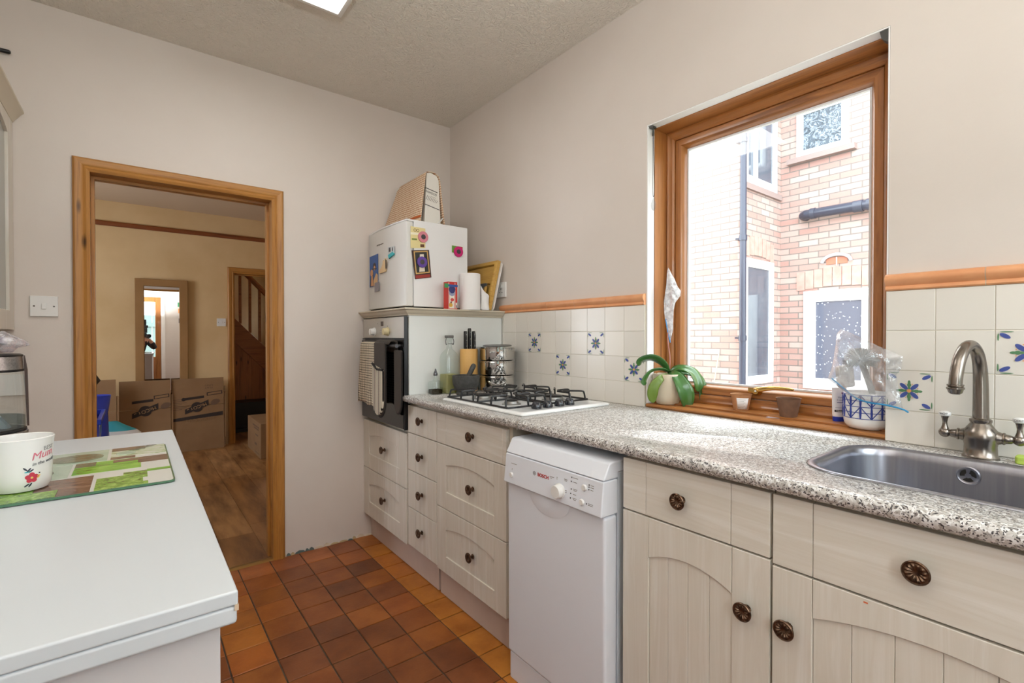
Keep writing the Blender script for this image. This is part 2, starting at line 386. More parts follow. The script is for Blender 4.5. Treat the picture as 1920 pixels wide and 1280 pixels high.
# --- doorway: architrave and lining
def casing(name, x0, x1, zt, y, w, label, mats, sgn=-1, depth=0.12, z0=0.0):
    g = G(); prof = [(0.0, 0), (0.0, 0.012), (0.012, 0.018), (0.022, 0.014), (0.03, 0.019), (0.05, 0.021), (w - 0.012, 0.021), (w - 0.004, 0.017), (w, 0.012), (w, 0)]
    # uprights and head as three mitred lengths (two grain directions)
    def ring(x, z, sx, sz): return [(x + sx * a, y + sgn * d, z + sz * a) for a, d in prof]
    L0, L1, R1, R0 = ring(x0, z0, -1, 0), ring(x0, zt, -1, 1), ring(x1, zt, 1, 1), ring(x1, z0, 1, 0)
    g.loft([L0, L1], 0, True, False); g.loft([L1, R1], 1); g.loft([R1, R0], 0, False, True)
    t = 0.015
    g.box(x0 - t, x0, y, y + depth, z0, zt + t, 0).box(x1, x1 + t, y, y + depth, z0, zt + t, 0).box(x0, x1, y, y + depth, zt, zt + t, 1)
    # door stops
    ys_ = y + depth * 0.5
    g.box(x0, x0 + 0.012, ys_, ys_ + 0.04, z0, zt, 0).box(x1 - 0.012, x1, ys_, ys_ + 0.04, z0, zt, 0).box(x0 + 0.012, x1 - 0.012, ys_, ys_ + 0.04, zt - 0.012, zt, 1)
    return structure(name, g, mats, label, 'door frame')
casing('door_1', DX0, DX1, DZ, YB, 0.058, 'knotty pine architrave around the open kitchen doorway', [PINE, PINEX], -1, 0.12)
g = G().prism([(YB - 0.012, 0.0005), (YB + 0.035, 0.0005), (YB + 0.03, 0.004), (YB - 0.006, 0.004)], DX0, DX1, 'x')
o = structure('trim_1', g, M('brass_threshold', (196, 160, 100), 0.35, 0.8), 'thin brass threshold strip between quarry tiles and boards', 'threshold')
# --- far room walls
PAINT2 = M('far_room_paint', (222, 194, 148), 0.7, c2=(212, 182, 134), nscale=2.2, bump=0.1, bscale=12, bdist=0.004)
FX0, FX1, FZ = 0.885, 1.62, 1.905
g = G().box(OX0, FX0 - 0.015, YF, YF + 0.1, -0.1, 2.6).box(FX1 + 0.015, OX1, YF, YF + 0.1, -0.1, 2.6).box(FX0 - 0.015, FX1 + 0.015, YF, YF + 0.1, FZ + 0.015, 2.6)
structure('wall_far', g, PAINT2, 'cream far wall with picture rail seen through the doorway', 'wall')
g = G().box(OX0 - 0.1, OX0, YB, 3.9, -0.1, 2.6).box(OX0 - 0.1, OX0, 5.3, 9.4, -0.1, 2.6).box(OX0 - 0.1, OX0, 3.9, 5.3, -0.1, 0.8).box(OX0 - 0.1, OX0, 3.9, 5.3, 2.1, 2.6)
structure('wall_left', g, PAINT2, 'left wall of the far room with an added window opening', 'wall')
g = G().box(OX1, OX1 + 0.1, YB, 7.7, -0.1, 2.6).box(OX1, OX1 + 0.1, 8.6, 9.4, -0.1, 2.6).box(OX1, OX1 + 0.1, 7.7, 8.6, -0.1, 1.5).box(OX1, OX1 + 0.1, 7.7, 8.6, 2.1, 2.6)  # unseen opening added in this wall to brighten the stair hall
structure('wall_right', g, PAINT2, 'right wall of the far room with an added daylight opening', 'wall')
g = G().box(OX0, OX1, 9.3, 9.4, -0.1, 2.6)
structure('wall_back', g, PAINT2, 'end wall of the dark stair hall', 'wall')
g = G().box(OX0, XL - 0.1, YB, YB + 0.12, -0.1, 2.6).box(XR + T, OX1, YB, YB + 0.12, -0.1, 2.6)
structure('wall_front', g, PAINT2, 'near wall of the far room beside the doorway', 'wall')
g = G(); g.loft([[(x, YF - d, z) for z, d in ((2.285, 0), (2.285, 0.010), (2.297, 0.018), (2.315, 0.018), (2.322, 0.024), (2.328, 0.02), (2.328, 0))] for x in (OX0, OX1)], 0, True, True)
structure('trim_2', g, WOOD('dark_rail_wood', (118, 62, 30), (134, 74, 36), (98, 50, 24), 'x', 0.4), 'dark wooden picture rail on the far wall', 'picture rail')
casing('door_2', FX0, FX1, FZ, YF, 0.065, 'pine door frame opening onto the stair hall', [PINE, PINEX], -1, 0.1)
g = G(); P = lambda u, v, d: (OX0 - 0.05 + d, u, v)
frame_loop(g, P, 3.9, 5.3, 0.8, 2.1, [(0, 0), (0.06, 0), (0.06, 0.04), (0, 0.04)]); g.box(OX0 - 0.05, OX0 - 0.01, 4.57, 4.63, 0.86, 2.04)
structure('added_window_2', g, WFRAME, 'unseen white framed side window added to light the far room', 'window')  # out-of-view window added to give the far room its own light
# --- kitchen window
g = G(); X = lambda d: XR + d
P = lambda u, v, d: (XR + d, u, v)
Z0 = 0.921
# timber lining of the reveal + outer frame
prof = [(0.0, 0.045), (0.007, 0.045), (0.010, 0.120), (0.018, 0.118), (0.024, 0.122), (0.038, 0.122), (0.045, 0.128), (0.045, 0.2), (0.0, 0.2)]
def frame_parts(prof, name, y0, y1, z0, z1, mats, parent):
    g = G()
    c = [(y0, z0, 1, 1), (y1, z0, -1, 1), (y1, z1, -1, -1), (y0, z1, 1, -1)]
    rr = [[P(u + su * a, v + sv * a, d) for a, d in prof] for u, v, su, sv in c]
    g.loft([rr[0], rr[1]], 1); g.loft([rr[1], rr[2]], 0); g.loft([rr[2], rr[3]], 1); g.loft([rr[3], rr[0]], 0)
    return obj(name, g, mats, parent)
w1 = frame_parts(prof, 'window_1', WY0 + 0.0005, WY1 - 0.0005, Z0 - 0.001, WZ1 - 0.0005, [OAKW, OAKWY], None)
tag(w1, 'wooden framed kitchen window looking onto a brick house', 'window', None, 'structure')
sprof = [(0.0, 0.136), (0.003, 0.133), (0.026, 0.133), (0.030, 0.137), (0.034, 0.148), (0.040, 0.158), (0.040, 0.18), (0.0, 0.18)]
frame_parts(sprof, 'window_sash', WY0 + 0.046, WY1 - 0.046, Z0 + 0.046, WZ1 - 0.046, [OAKW, OAKWY], w1)
g = G(); frame_loop(g, P, WY0 + 0.0855, WY1 - 0.0855, Z0 + 0.0855, WZ1 - 0.0855, [(0, 0.160), (0.007, 0.160), (0.007, 0.175), (0, 0.175)]); obj('glazing_spacer', g, M('spacer_strip', (220, 222, 224), 0.5), w1)
g = G().box(XR + 0.163, XR + 0.167, WY0 + 0.084, WY1 - 0.084, Z0 + 0.084, WZ1 - 0.084); obj('window_pane', g, MATS['pane_glass'], w1)
# white plaster edge of the reveal
g = G().box(XR + 0.0005, XR + 0.044, WY1 - 0.0045, WY1 - 0.0005, Z0 + 0.001, WZ1 - 0.005).box(XR + 0.0005, XR + 0.044, WY0 + 0.0005, WY0 + 0.0045, Z0 + 0.001, WZ1 - 0.005).box(XR + 0.0005, XR + 0.044, WY0 + 0.0005, WY1 - 0.0005, WZ1 - 0.0045, WZ1 - 0.0005)
obj('reveal_edge', g, M('white_reveal_paint', (238, 238, 238), 0.5), w1)
# sill board
g = G(); g.prism([(XR - 0.002, 0.908), (XR - 0.006, 0.912), (XR - 0.006, 0.917), (XR - 0.002, Z0), (XR + 0.135, Z0), (XR + 0.135, 0.906), (XR - 0.002, 0.906)], WY0 + 0.002, WY1 - 0.002, 'y')
obj('window_sill', g, OAKWY, w1)
# stays: brass handle
BRASS = M('polished_brass', (214, 178, 104), 0.18, 1.0)
g = G(); hx = XR + 0.133
g.lathe([(0.0, 0.0), (0.011, 0.0), (0.011, -0.006), (0.009, -0.010), (0.0, -0.010)], (hx, 0.846, 1.0), 'x', 18)
g.box(hx - 0.008, hx, 0.838, 0.882, 0.991, 1.009)
pts = smooth_path([(hx - 0.014, 0.858, 1.000), (hx - 0.02, 0.836, 1.005), (hx - 0.022, 0.80, 1.013), (hx - 0.02, 0.77, 1.016), (hx - 0.018, 0.738, 1.016), (hx - 0.017, 0.720, 1.015)], 4)
rings = []
for i, p in enumerate(pts):
    h = 0.013 - 0.008 * (i / (len(pts) - 1)) ** 1.5; rings.append([(p.x + 0.005 * math.cos(a), p.y, p.z + h * 0.72 * math.sin(a)) for a in [2 * math.pi * k / 14 for k in range(14)]])
g.loft(rings, 0, True, True)
g.lathe([(0.016, 0.0), (0.016, -0.006), (0.013, -0.012), (0.010, -0.024), (0.0, -0.024)], (hx, 0.848, 0.998), 'x', 22)
g.lathe([(0.0, -0.026), (0.006, -0.026), (0.006, -0.01)], (hx, 0.846, 1.0), 'x', 14)
obj('window_handle', g, BRASS, w1)
g = G().lathe([(0.0, -0.028), (0.0035, -0.028), (0.0035, -0.025)], (hx, 0.846, 1.0), 'x', 12); obj('lock_button', g, WHITE, w1)
# --- wall tiles
def tiles(name, y_list, z_list, decor, label):
    g = G(); g.box(XR - 0.0072, XR - 0.0005, y_list[-1], y_list[0], z_list[0], z_list[-1], 1)
    for i in range(len(y_list) - 1):
        for j in range(len(z_list) - 1):
            y1_, y0_, z0_, z1_ = y_list[i], y_list[i + 1], z_list[j], z_list[j + 1]
            q = 0.0007; c = 0.0010; xx = XR - 0.0085 + rnd.uniform(-0.0004, 0.0004)
            def rg(x, s): return [(x, y0_ + q + s, z0_ + q + s), (x, y1_ - q - s, z0_ + q + s), (x, y1_ - q - s, z1_ - q - s), (x, y0_ + q + s, z1_ - q - s)]
            k = rnd.uniform(0.97, 1.02)
            g.loft([rg(XR - 0.003, 0), rg(xx + 0.0007, 0), rg(xx, c)], 0, False, True, tint=tuple(lin(min(255, v * k)) for v in (226, 222, 214)))
    for (y1_, y0_, z0_, z1_) in decor:
        cy, cz, s = (y0_ + y1_) / 2, (z0_ + z1_) / 2, (y1_ - y0_) / 0.108; x = XR - 0.0094
        lay = [0]
        def ell(u, v, a, b, rot, mi, n=14):
            lay[0] += 1; xx_ = x - lay[0] * 0.00003
            pts = [(u + a * math.cos(t) * math.cos(rot) - b * math.sin(t) * math.sin(rot), v + a * math.cos(t) * math.sin(rot) + b * math.sin(t) * math.cos(rot)) for t in [2 * math.pi * k / n for k in range(n)]]
            g.add([(xx_, cy - p[0] * s, cz + p[1] * s) for p in pts], [list(range(n))], mi)
        for k in range(4):
            a = R(90 * k)
            for t_, w_ in ((0.009, 0.0028), (0.016, 0.0045), (0.023, 0.0032)): ell(t_ * math.cos(a), t_ * math.sin(a), 0.006, w_, a, 3)
            a = R(45 + 90 * k); ell(0.0165 * math.cos(a), 0.0165 * math.sin(a), 0.0115, 0.0052, a, 2)
            for e in (-1, 1): ell(0.02 * math.cos(a + e * 0.42), 0.02 * math.sin(a + e * 0.42), 0.0014, 0.0014, 0, 4, 8)
            su, sv = math.copysign(1, math.cos(a)), math.copysign(1, math.sin(a))
            ell(su * 0.037, sv * 0.039, 0.0105, 0.0048, math.atan2(sv * 0.6, su), 2)
            ell(su * 0.034, sv * 0.0485, 0.012, 0.0012, 0, 3); ell(su * 0.0485, sv * 0.036, 0.0014, 0.009, 0, 3)
        ell(0, 0, 0.0052, 0.0048, 0, 4)
    return structure(name, g, [mat_vcol(name + '_glaze', 0.22), M('tile_grout', (196, 188, 172), 0.9), M('tile_blue', (66, 84, 156), 0.35), M('tile_green', (84, 132, 92), 0.35), M('tile_orange', (224, 154, 96), 0.35)], label, 'wall tiles', ang=15)
yl = [1.247 + 0.108 * k for k in range(0, 10)][::-1]; yl = [y for y in yl if y < 2.236]; yl = [2.2365] + yl
zl = [WT + 0.0005, 1.0045, 1.1135, 1.222, 1.3305]
tiles('trim_3', yl, zl, [(2.003, 1.895, zl[2], zl[3]), (1.787, 1.679, zl[1], zl[2]), (1.571, 1.463, zl[2], zl[3]), (1.355, 1.247, zl[1], zl[2])], 'cream wall tiles with blue flower motifs left of the window')
yr = [0.429, 0.322, 0.209, 0.097, -0.014, -0.124, -0.235, -0.345, -0.455]
zr = [WT + 0.0005, 0.996, 1.106, 1.2155, 1.3265]
tiles('trim_4', yr, zr, [(0.429, 0.322, zr[1], zr[2]), (0.209, 0.097, zr[2], zr[3]), (-0.124, -0.235, zr[1], zr[2])], 'cream wall tiles with blue flower motifs behind the tap')
def dado(name, ya, yb_, z, L, label):
    g = G(); y = ya
    prof = [(0, 0), (-0.010, 0.0), (-0.0135, 0.004), (-0.012, 0.010), (-0.010, 0.013), (-0.0155, 0.019), (-0.021, 0.027), (-0.0215, 0.034), (-0.018, 0.041), (-0.010, 0.046), (0, 0.047)]
    while y > yb_:
        e = max(y - L, yb_)
        g.loft([[(XR + a, yy, z + b) for a, b in prof] for yy in (y - 0.001, e + 0.001)], 0, True, True)
        if e > yb_: g.loft([[(XR + a * 0.93, yy, z + b * 0.99) for a, b in prof] for yy in (e + 0.0015, e - 0.0015)], 1)
        y = e
    return structure(name, g, [M('terracotta_glaze', (226, 164, 118), 0.3, c2=(216, 150, 104), nscale=12), M('tile_grout', (196, 188, 172), 0.9)], label, 'dado rail')
dado('trim_5', 2.25, 1.2475, 1.331, 0.2, 'orange ceramic dado rail left of the window')
dado('trim_6', 0.431, -0.6, 1.327, 0.205, 'orange ceramic dado rail right of the window')
# --- ceiling light panel
lp = thing('ceiling_light', 'square flat white ceiling light panel', 'light', (0.4, 1.775, ZC - 0.05))
g = G(); Pz = lambda u, v, d: (u, v, ZC - 0.002 - d)
frame_loop(g, Pz, 0.09, 0.70, 1.465, 2.075, [(0, 0), (0, 0.045), (0.006, 0.05), (0.02, 0.05), (0.02, 0)]); obj('housing', g, WFRAME, lp)
g = G().box(0.11, 0.68, 1.485, 2.055, ZC - 0.046, ZC - 0.04); obj('diffuser', g, M('lit_diffuser', (255, 252, 248), 0.5, emit=LAMP), lp)
# ================================================================== UNITS ON THE RIGHT
XFR = 1.08
def front(parent, name, y0, y1, z0, z1, style, knob=None, stile=0.07, top=0.095, bot=0.08, rise=0.022, planks=6, x=XFR):
    g = G(); t = 0.018; q = 0.0004
    if style == 'plain':
        yy = [y0] + list(stile) + [y1]
        for a, b in zip(yy[:-1], yy[1:]): g.box(x, x + t, a + q, b - q, z0, z1)
    else:
        ya, yb_ = y0 + stile, y1 - stile; zt, zb = z1 - top, z0 + bot
        g.box(x, x + t, y0, ya - q, z0, z1).box(x, x + t, yb_ + q, y1, z0, z1)
        g.box(x, x + t, ya + q, yb_ - q, z0, zb)
        n = 18; arc = [(ya + q + (yb_ - ya - 2 * q) * k / n, zt + rise * (1 - (2 * k / n - 1) ** 2)) for k in range(n + 1)]
        g.prism([(yb_ - q, z1), (ya + q, z1)] + arc, x, x + t)
        w = (yb_ - ya) / planks
        for k in range(planks): g.box(x + 0.0055, x + t - 0.001, ya + w * k + 0.0002, ya + w * (k + 1) - 0.0002, zb - 0.01, zt + rise * 0.3 + rise * 0.85)
        g.box(x + 0.010, x + t - 0.002, ya, yb_, zb, zt)
    o = obj(name, g, CREAMZ if (style != 'plain' or y1 - y0 < 0.35) else CREAMY, parent, bevel=0.0017)
    if knob:
        ky, kz = knob; k = G()
        fl = lambda r, a: 0.0011 * math.cos(12 * a) if 0.006 < r < 0.015 else 0.0
        k.lathe([(0.010, -0.0005), (0.010, -0.002), (0.0062, -0.004), (0.0058, -0.010), (0.008, -0.015), (0.018, -0.0190), (0.0205, -0.0215), (0.0207, -0.024), (0.0190, -0.0258), (0.0168, -0.0250), (0.0155, -0.0255), (0.0140, -0.0262), (0.0110, -0.0262), (0.0078, -0.0245), (0.0050, -0.0228), (0.002, -0.0222), (0.0, -0.0222)], (x, ky, kz), 'x', 72, mod=fl)
        obj('knob', k, BRONZE, o, local=False)
    return o
def carcass(parent, y0, y1, z0, z1, mat=CREAM, x=XFR + 0.0195, xb=1.655):
    a, b = y0 + 0.001, y1 - 0.001
    g = G().box(x, xb, a, a + 0.016, z0, z1).box(x, xb, b - 0.016, b, z0, z1).box(x, xb, a + 0.016, b - 0.016, z0, z0 + 0.016).box(xb - 0.006, xb, a + 0.016, b - 0.016, z0 + 0.016, z1).box(x, x + 0.016, a + 0.016, b - 0.016, z0 + 0.016, z1)
    return obj('carcass', g, mat, parent)
# --- tall oven housing in the corner
oh = thing('oven_housing_cabinet', 'tall cream corner cabinet with two arched drawers under the built-in oven', 'cabinet', (1.38, 2.535, 0.0))
SIDE = M('white_side_panel', (222, 226, 224), 0.4)
g = G(); g.box(1.105, 1.655, 2.239, YB - 0.002, 0.15, 0.722).box(1.105, 1.655, 2.239, YB - 0.002, 1.301, 1.308).box(1.655, 1.67, 2.239, YB - 0.002, 0.15, 1.3).box(1.105, 1.655, 2.812, YB - 0.002, 0.722, 1.301)
obj('carcass', g, CREAM, oh)
g = G().box(1.0885, 1.67, 2.2375, 2.2488, 0.86, 1.305).box(1.10, 1.655, 2.2375, 2.2488, 0.722, 0.86); obj('side_panel', g, SIDE, oh, bevel=0.0006)
front(oh, 'drawer', 2.252, 2.829, 0.428, 0.708, 'arch', (2.52, 0.577), 0.085, 0.092, 0.085, 0.024, 6)
front(oh, 'drawer', 2.252, 2.829, 0.146, 0.424, 'arch', (2.52, 0.299), 0.085, 0.092, 0.085, 0.024, 6)
g = G(); ring = lambda x, y, sx, sy: [(x - sx * o_, y - sy * o_, z) for o_, z in ((-0.02, 1.306), (0.004, 1.306), (0.006, 1.312), (0.016, 1.318), (0.024, 1.328), (0.028, 1.334), (0.034, 1.336), (0.034, 1.343), (-0.02, 1.343))]
g.loft([ring(1.085, YB - 0.001, 1, 0), ring(1.085, 2.237, 1, 1), ring(1.671, 2.237, 0, 1)], 0, True, True)
g.box(1.095, 1.671, 2.245, YB - 0.001, 1.309, 1.3425)
obj('cornice', g, M('cornice_cream', (206, 196, 176), 0.4), oh)
# --- oven
ov = thing('oven', 'built-in electric oven with black glass door and silver control panel', 'oven', (1.36, 2.525, 0.725))
g = G().box(1.082, 1.64, 2.2505, 2.808, 0.728, 1.298); obj('housing', g, DARKGAP, ov)
g = G().box(1.072, 1.082, 2.243, 2.808, 1.190, 1.300); obj('control_panel', g, M('silver_panel', (196, 192, 184), 0.38, 0.6), ov, bevel=0.002)
OVENGLASS = M('black_oven_glass', (10, 10, 11), 0.06, spec=0.6)
g = G().box(1.062, 1.0815, 2.245, 2.806, 0.732, 1.178); dr = obj('door', g, OVENGLASS, ov, bevel=0.002)
g = G().box(1.064, 1.0815, 2.2395, 2.2445, 0.728, 1.30); obj('side_trim', g, BLACK, ov)
g = G().box(1.066, 1.081, 2.246, 2.806, 1.180, 1.188); obj('vent', g, BLACK, ov)
g = G().tube([(1.028, 2.25, 1.152), (1.028, 2.705, 1.152)], 0.0095, 14)
g.tube([(1.028, 2.285, 1.152), (1.063, 2.285, 1.152)], 0.008, 10).tube([(1.028, 2.69, 1.152), (1.063, 2.69, 1.152)], 0.008, 10)
obj('handle', g, M('dark_grey_handle', (72, 72, 74), 0.35, 0.4), dr)
for ky, m, in ((2.641, M('white_knob', (232, 232, 230), 0.35)), (2.458, M('yellowed_knob', (214, 200, 158), 0.4))):
    g = G().lathe([(0.024, 0.0), (0.024, -0.004), (0.020, -0.006), (0.0185, -0.024), (0.016, -0.027), (0, -0.027)], (1.072, ky, 1.225), 'x', 28)
    g.box(1.0425, 1.05, ky - 0.003, ky + 0.003, 1.208, 1.242)
    o = obj('knob', g, m, ov)
g = G().box(1.0705, 1.0725, 2.516, 2.549, 1.256, 1.281); obj('display', g, M('brown_display', (72, 56, 48), 0.2), ov)
for (a, b, c, d) in ((2.53, 2.565, 1.232, 1.2335), (2.53, 2.565, 1.222, 1.2235), (2.53, 2.565, 1.212, 1.2135), (2.46, 2.463, 1.25, 1.258), (2.59, 2.595, 1.268, 1.273)):
    obj('printed_mark', G().box(1.0712, 1.0722, a, b, c, d), M('grey_print', (120, 112, 104), 0.6), ov)
# --- towel over the oven handle
def cloth(name, y0, y1, zb_f, zb_b, mats, label, cat, thick=0.004, wob=0.006, flare=0.0, xf=1.012, xb=1.045, zt=1.1665, matfn=None, bl=0.0):
    g = G(); nu, nv = 26, 44; prof = []
    for k in range(nv + 1):
        t = k / nv
        if t < 0.47: s = t / 0.47; prof.append((xf, zb_f + (zt - 0.012 - zb_f) * s, 1 - s))
        elif t < 0.57:
            a = math.pi * (1 - (t - 0.47) / 0.10); prof.append(((xf + xb) / 2 + (xb - xf) / 2 * math.cos(a), zt - 0.012 + 0.013 * math.sin(a), 0))
        else: s = (t - 0.57) / 0.43; prof.append((xb, zt - 0.012 - (zt - 0.012 - zb_b) * s, -s * 0.2))
    rows = []
    for (x, z, d) in prof:
        row = []
        for i in range(nu + 1):
            u = i / nu; dd = max(d, 0)
            yy = y0 + (y1 - y0) * u + flare * dd * (u)
            w = wob * dd * (math.sin(u * 9 + 1.0) + 0.5 * math.sin(u * 17 + z * 14)) 
            row.append((x - abs(w) * 1.2 if d >= 0 else x, yy, z - (bl * dd * (u)) + 0.004 * dd * math.sin(u * 11)))
        rows.append(row)
    g.loft(rows, 0, closed=False)
    o = obj(name, g, mats, None, solid=thick, org=((xf + xb) / 2, (y0 + y1) / 2, zb_f)); return tag(o, label, cat)
def mat_check(name, bg, fg, n1, n2, wth=0.12, ax=('Y', 'Z'), rough=0.9):
    t = NT(name); tc = t.new('ShaderNodeTexCoord'); sp = t.new('ShaderNodeSeparateXYZ'); t.link(tc.outputs['Object'], sp.inputs[0]); outs = []
    for a, n in zip(ax, (n1, n2)):
        if not n: continue
        m = t.new('ShaderNodeMath', _operation='MULTIPLY'); m.inputs[1].default_value = n; t.link(sp.outputs[a], m.inputs[0])
        f = t.new('ShaderNodeMath', _operation='FRACT'); t.link(m.outputs[0], f.inputs[0])
        l = t.new('ShaderNodeMath', _operation='LESS_THAN'); l.inputs[1].default_value = wth; t.link(f.outputs[0], l.inputs[0]); outs.append(l.outputs[0])
    o = outs[0]
    if len(outs) > 1:
        mx = t.new('ShaderNodeMath', _operation='MAXIMUM'); t.link(outs[0], mx.inputs[0]); t.link(outs[1], mx.inputs[1]); o = mx.outputs[0]
    mc = t.new('ShaderNodeMix', _data_type='RGBA'); mc.inputs['A'].default_value = rgb(bg); mc.inputs['B'].default_value = rgb(fg); t.link(o, mc.inputs['Factor'])
    t.link(mc.outputs['Result'], t.b.inputs['Base Color']); t.b.inputs['Roughness'].default_value = rough
    t.bump(t.noise(t.coord(), 300, 2), 0.3, 0.0005); return t.m
cloth('tea_towel', 2.47, 2.69, 0.825, 0.95, mat_check('black_check_cloth', (214, 202, 180), (40, 34, 30), 62, 75, 0.2), 'cream and black checked tea towel hanging on the oven handle', 'towel', 0.005, 0.006, 0.03, bl=-0.01)
# double oven glove
og = thing('oven_glove', 'dark grey quilted double oven glove with striped pockets on the oven handle', 'oven glove', (1.02, 2.42, 0.77))
QUILT = NT('charcoal_quilt'); _t = QUILT; _t.b.inputs['Base Color'].default_value = rgb((68, 61, 55)); _t.b.inputs['Roughness'].default_value = 0.95
_w1 = _t.new('ShaderNodeTexWave'); _w1.inputs['Scale'].default_value = 14; _mp = _t.coord((0, 1, 1)); _t.link(_mp, _w1.inputs['Vector'])
_t.bump(_w1.outputs['Fac'], 0.7, 0.004); QUILT = _t.m
EDGE = M('black_binding', (34, 30, 29), 0.9)
def glove(y0, y1, zb, xf, zt=1.168, pocket=0.38, pm=None, pleat=0):
    cy, r = (y0 + y1) / 2, (y1 - y0) / 2
    out = [(y1, zt), (y1, zb + r * 1.3)] + [(cy + r * math.cos(a), zb + r * 1.3 - r * 1.3 * math.sin(a)) for a in [math.pi * k / 14 for k in range(1, 14)]] + [(y0, zb + r * 1.3), (y0, zt)]
    g = G().prism(out, xf, xf + 0.014); obj('pad', g, QUILT, og, bevel=0.005, seg=3)
    o2 = [(cy + (y - cy) * 1.06, zb - 0.006 + (z - zb) * 1.0) for y, z in out]; g = G().prism(o2, xf + 0.004, xf + 0.010); obj('binding', g, EDGE, og, bevel=0.002)
    if pm:
        zp = zb + 0.24
        pp = [(y, min(z, zp + (0.03 if y > cy else 0))) for y, z in out]; pp = [(cy + (y - cy) * 0.94, zb + 0.008 + (z - zb) * 0.97) for y, z in pp]
        g = G().prism(pp, xf - 0.011, xf + 0.002); obj('pocket', g, pm, og, bevel=0.004, seg=3)
        g = G().tube([(xf - 0.009, y0 + 0.003, zp + 0.004), (xf - 0.012, cy, zp + 0.006), (xf - 0.009, y1 - 0.004, zp + 0.033)], 0.006, 8); obj('pocket_edge', g, EDGE, og)
STRIPE = mat_check('cream_black_stripe', (222, 212, 192), (42, 36, 34), 62, 0, 0.42)
glove(2.325, 2.462, 0.785, 0.995, pm=STRIPE)
glove(2.215, 2.29, 0.815, 1.030, zt=1.13)
g = G().loft([[(1.0, y, 1.160), (1.012, y, 1.176), (1.03, y, 1.1785), (1.048, y, 1.172), (1.052, y, 1.12)] for y in (2.29, 2.33, 2.40, 2.462)], closed=False); obj('hanging_fold', g, QUILT, og, solid=0.008)
# --- narrow drawer unit
nu = thing('drawer_cabinet', 'narrow cream cabinet of four small drawers beside the oven', 'cabinet', (1.37, 2.09, 0.0))
carcass(nu, 1.9405, 2.2365, 0.15, 0.8745)
yz = [(0.722, 0.856, 0.795), (0.536, 0.718, 0.624), (0.350, 0.532, 0.441), (0.157, 0.346, 0.261)]
for a, b, kz in yz: front(nu, 'drawer', 1.944, 2.234, a, b, 'plain', (2.083, kz), (2.024, 2.154))
# --- wide drawer unit
wu = thing('drawer_cabinet', 'wide cream cabinet with two arched drawers under the gas hob', 'cabinet', (1.37, 1.68, 0.0))
g = G().box(XFR + 0.0195, 1.655, 1.4165, 1.9395, 0.15, 0.8745).box(1.094, 1.655, 1.398, 1.4155, 0.15, 0.8745); obj('carcass', g, CREAM, wu)
front(wu, 'drawer', 1.4195, 1.9385, 0.722, 0.856, 'plain', (1.643, 0.794), (1.4425, 1.861))
front(wu, 'drawer', 1.4195, 1.9385, 0.437, 0.718, 'arch', (1.643, 0.58), 0.078, 0.090, 0.075, 0.024, 6)
front(wu, 'drawer', 1.4195, 1.9385, 0.150, 0.433, 'arch', (1.643, 0.305), 0.078, 0.090, 0.075, 0.024, 6)
# --- two base cupboards on the right
cu1 = thing('base_cupboard', 'cream base cupboard with one drawer and arched door beside the dishwasher', 'cabinet', (1.37, 0.68, 0.0))
carcass(cu1, 0.4765, 0.8795, 0.15, 0.8745)
front(cu1, 'drawer', 0.4785, 0.8775, 0.720, 0.862, 'plain', (0.692, 0.79), (0.566, 0.801))
front(cu1, 'door', 0.4785, 0.8775, 0.152, 0.7155, 'arch', (0.528, 0.589), 0.085, 0.108, 0.09, 0.028, 4)
cu2 = thing('base_cupboard', 'wide cream base cupboard with drawer front and arched door under the sink', 'cabinet', (1.37, 0.19, 0.0))
carcass(cu2, -0.09, 0.4755, 0.15, 0.8745)
front(cu2, 'drawer', -0.085, 0.4735, 0.712, 0.862, 'plain', (0.2265, 0.793), (-0.007, 0.395))
front(cu2, 'door', -0.085, 0.4735, 0.152, 0.7075, 'arch', (0.441, 0.590), 0.078, 0.08, 0.09, 0.034, 6)
g = G().box(XFR - 0.0003, XFR + 0.001, 0.301, 0.308, 0.6985, 0.7015); obj('paint_chip', g, M('orange_speck', (210, 110, 70), 0.6), cu2)
cu3 = thing('base_cupboard', 'cream base cupboard at the near end of the right run', 'cabinet', (1.37, -0.4, 0.0))
carcass(cu3, -0.7, -0.092, 0.15, 0.8745); front(cu3, 'door', -0.695, -0.093, 0.152, 0.862, 'arch', (-0.14, 0.59), 0.078, 0.1, 0.09, 0.03, 6)
# --- plinths
for a, b, l in ((2.003, YB - 0.003, 'pinkish plinth board under the oven cabinet'), (1.40, 1.986, 'pinkish plinth board under the wide drawers'), (-0.7, 0.878, 'pinkish plinth board under the sink cupboards')):
    o = obj('plinth', G().box(1.125, 1.141, a, b, 0.002, 0.149), PLINTH, None, bevel=0.001, org=(1.13, (a + b) / 2, 0)); tag(o, l, 'plinth')
# --- worktops (with hob and sink cut-outs)
def worktop(name, y0, y1, hole, label):
    r = 0.014; xf = 1.052; zb = 0.875
    prof = [(1.672, WT), (xf + r, WT)] + [(xf + r - r * math.sin(a), WT - r + r * math.cos(a)) for a in [R(15 * k) for k in range(1, 7)]] + [(xf + 0.001, zb + 0.008), (xf + 0.006, zb + 0.001), (xf + 0.012, zb), (1.672, zb)]
    g = G().prism(prof, y0, y1, 'y'); o = obj(name, g, GRAN, None, org=(1.36, (y0 + y1) / 2, zb))
    if hole:
        c = obj('cutter', G().prism(hole, 0.8, 1.0, 'z'), GRAN); m = o.modifiers.new('b', 'BOOLEAN'); m.object = c; m.solver = 'EXACT'
        dg = bpy.context.evaluated_depsgraph_get(); me = bpy.data.meshes.new_from_object(o.evaluated_get(dg)); o.modifiers.clear(); o.data = me; me.name = name
        bpy.data.objects.remove(c)
    return tag(o, label, 'worktop')
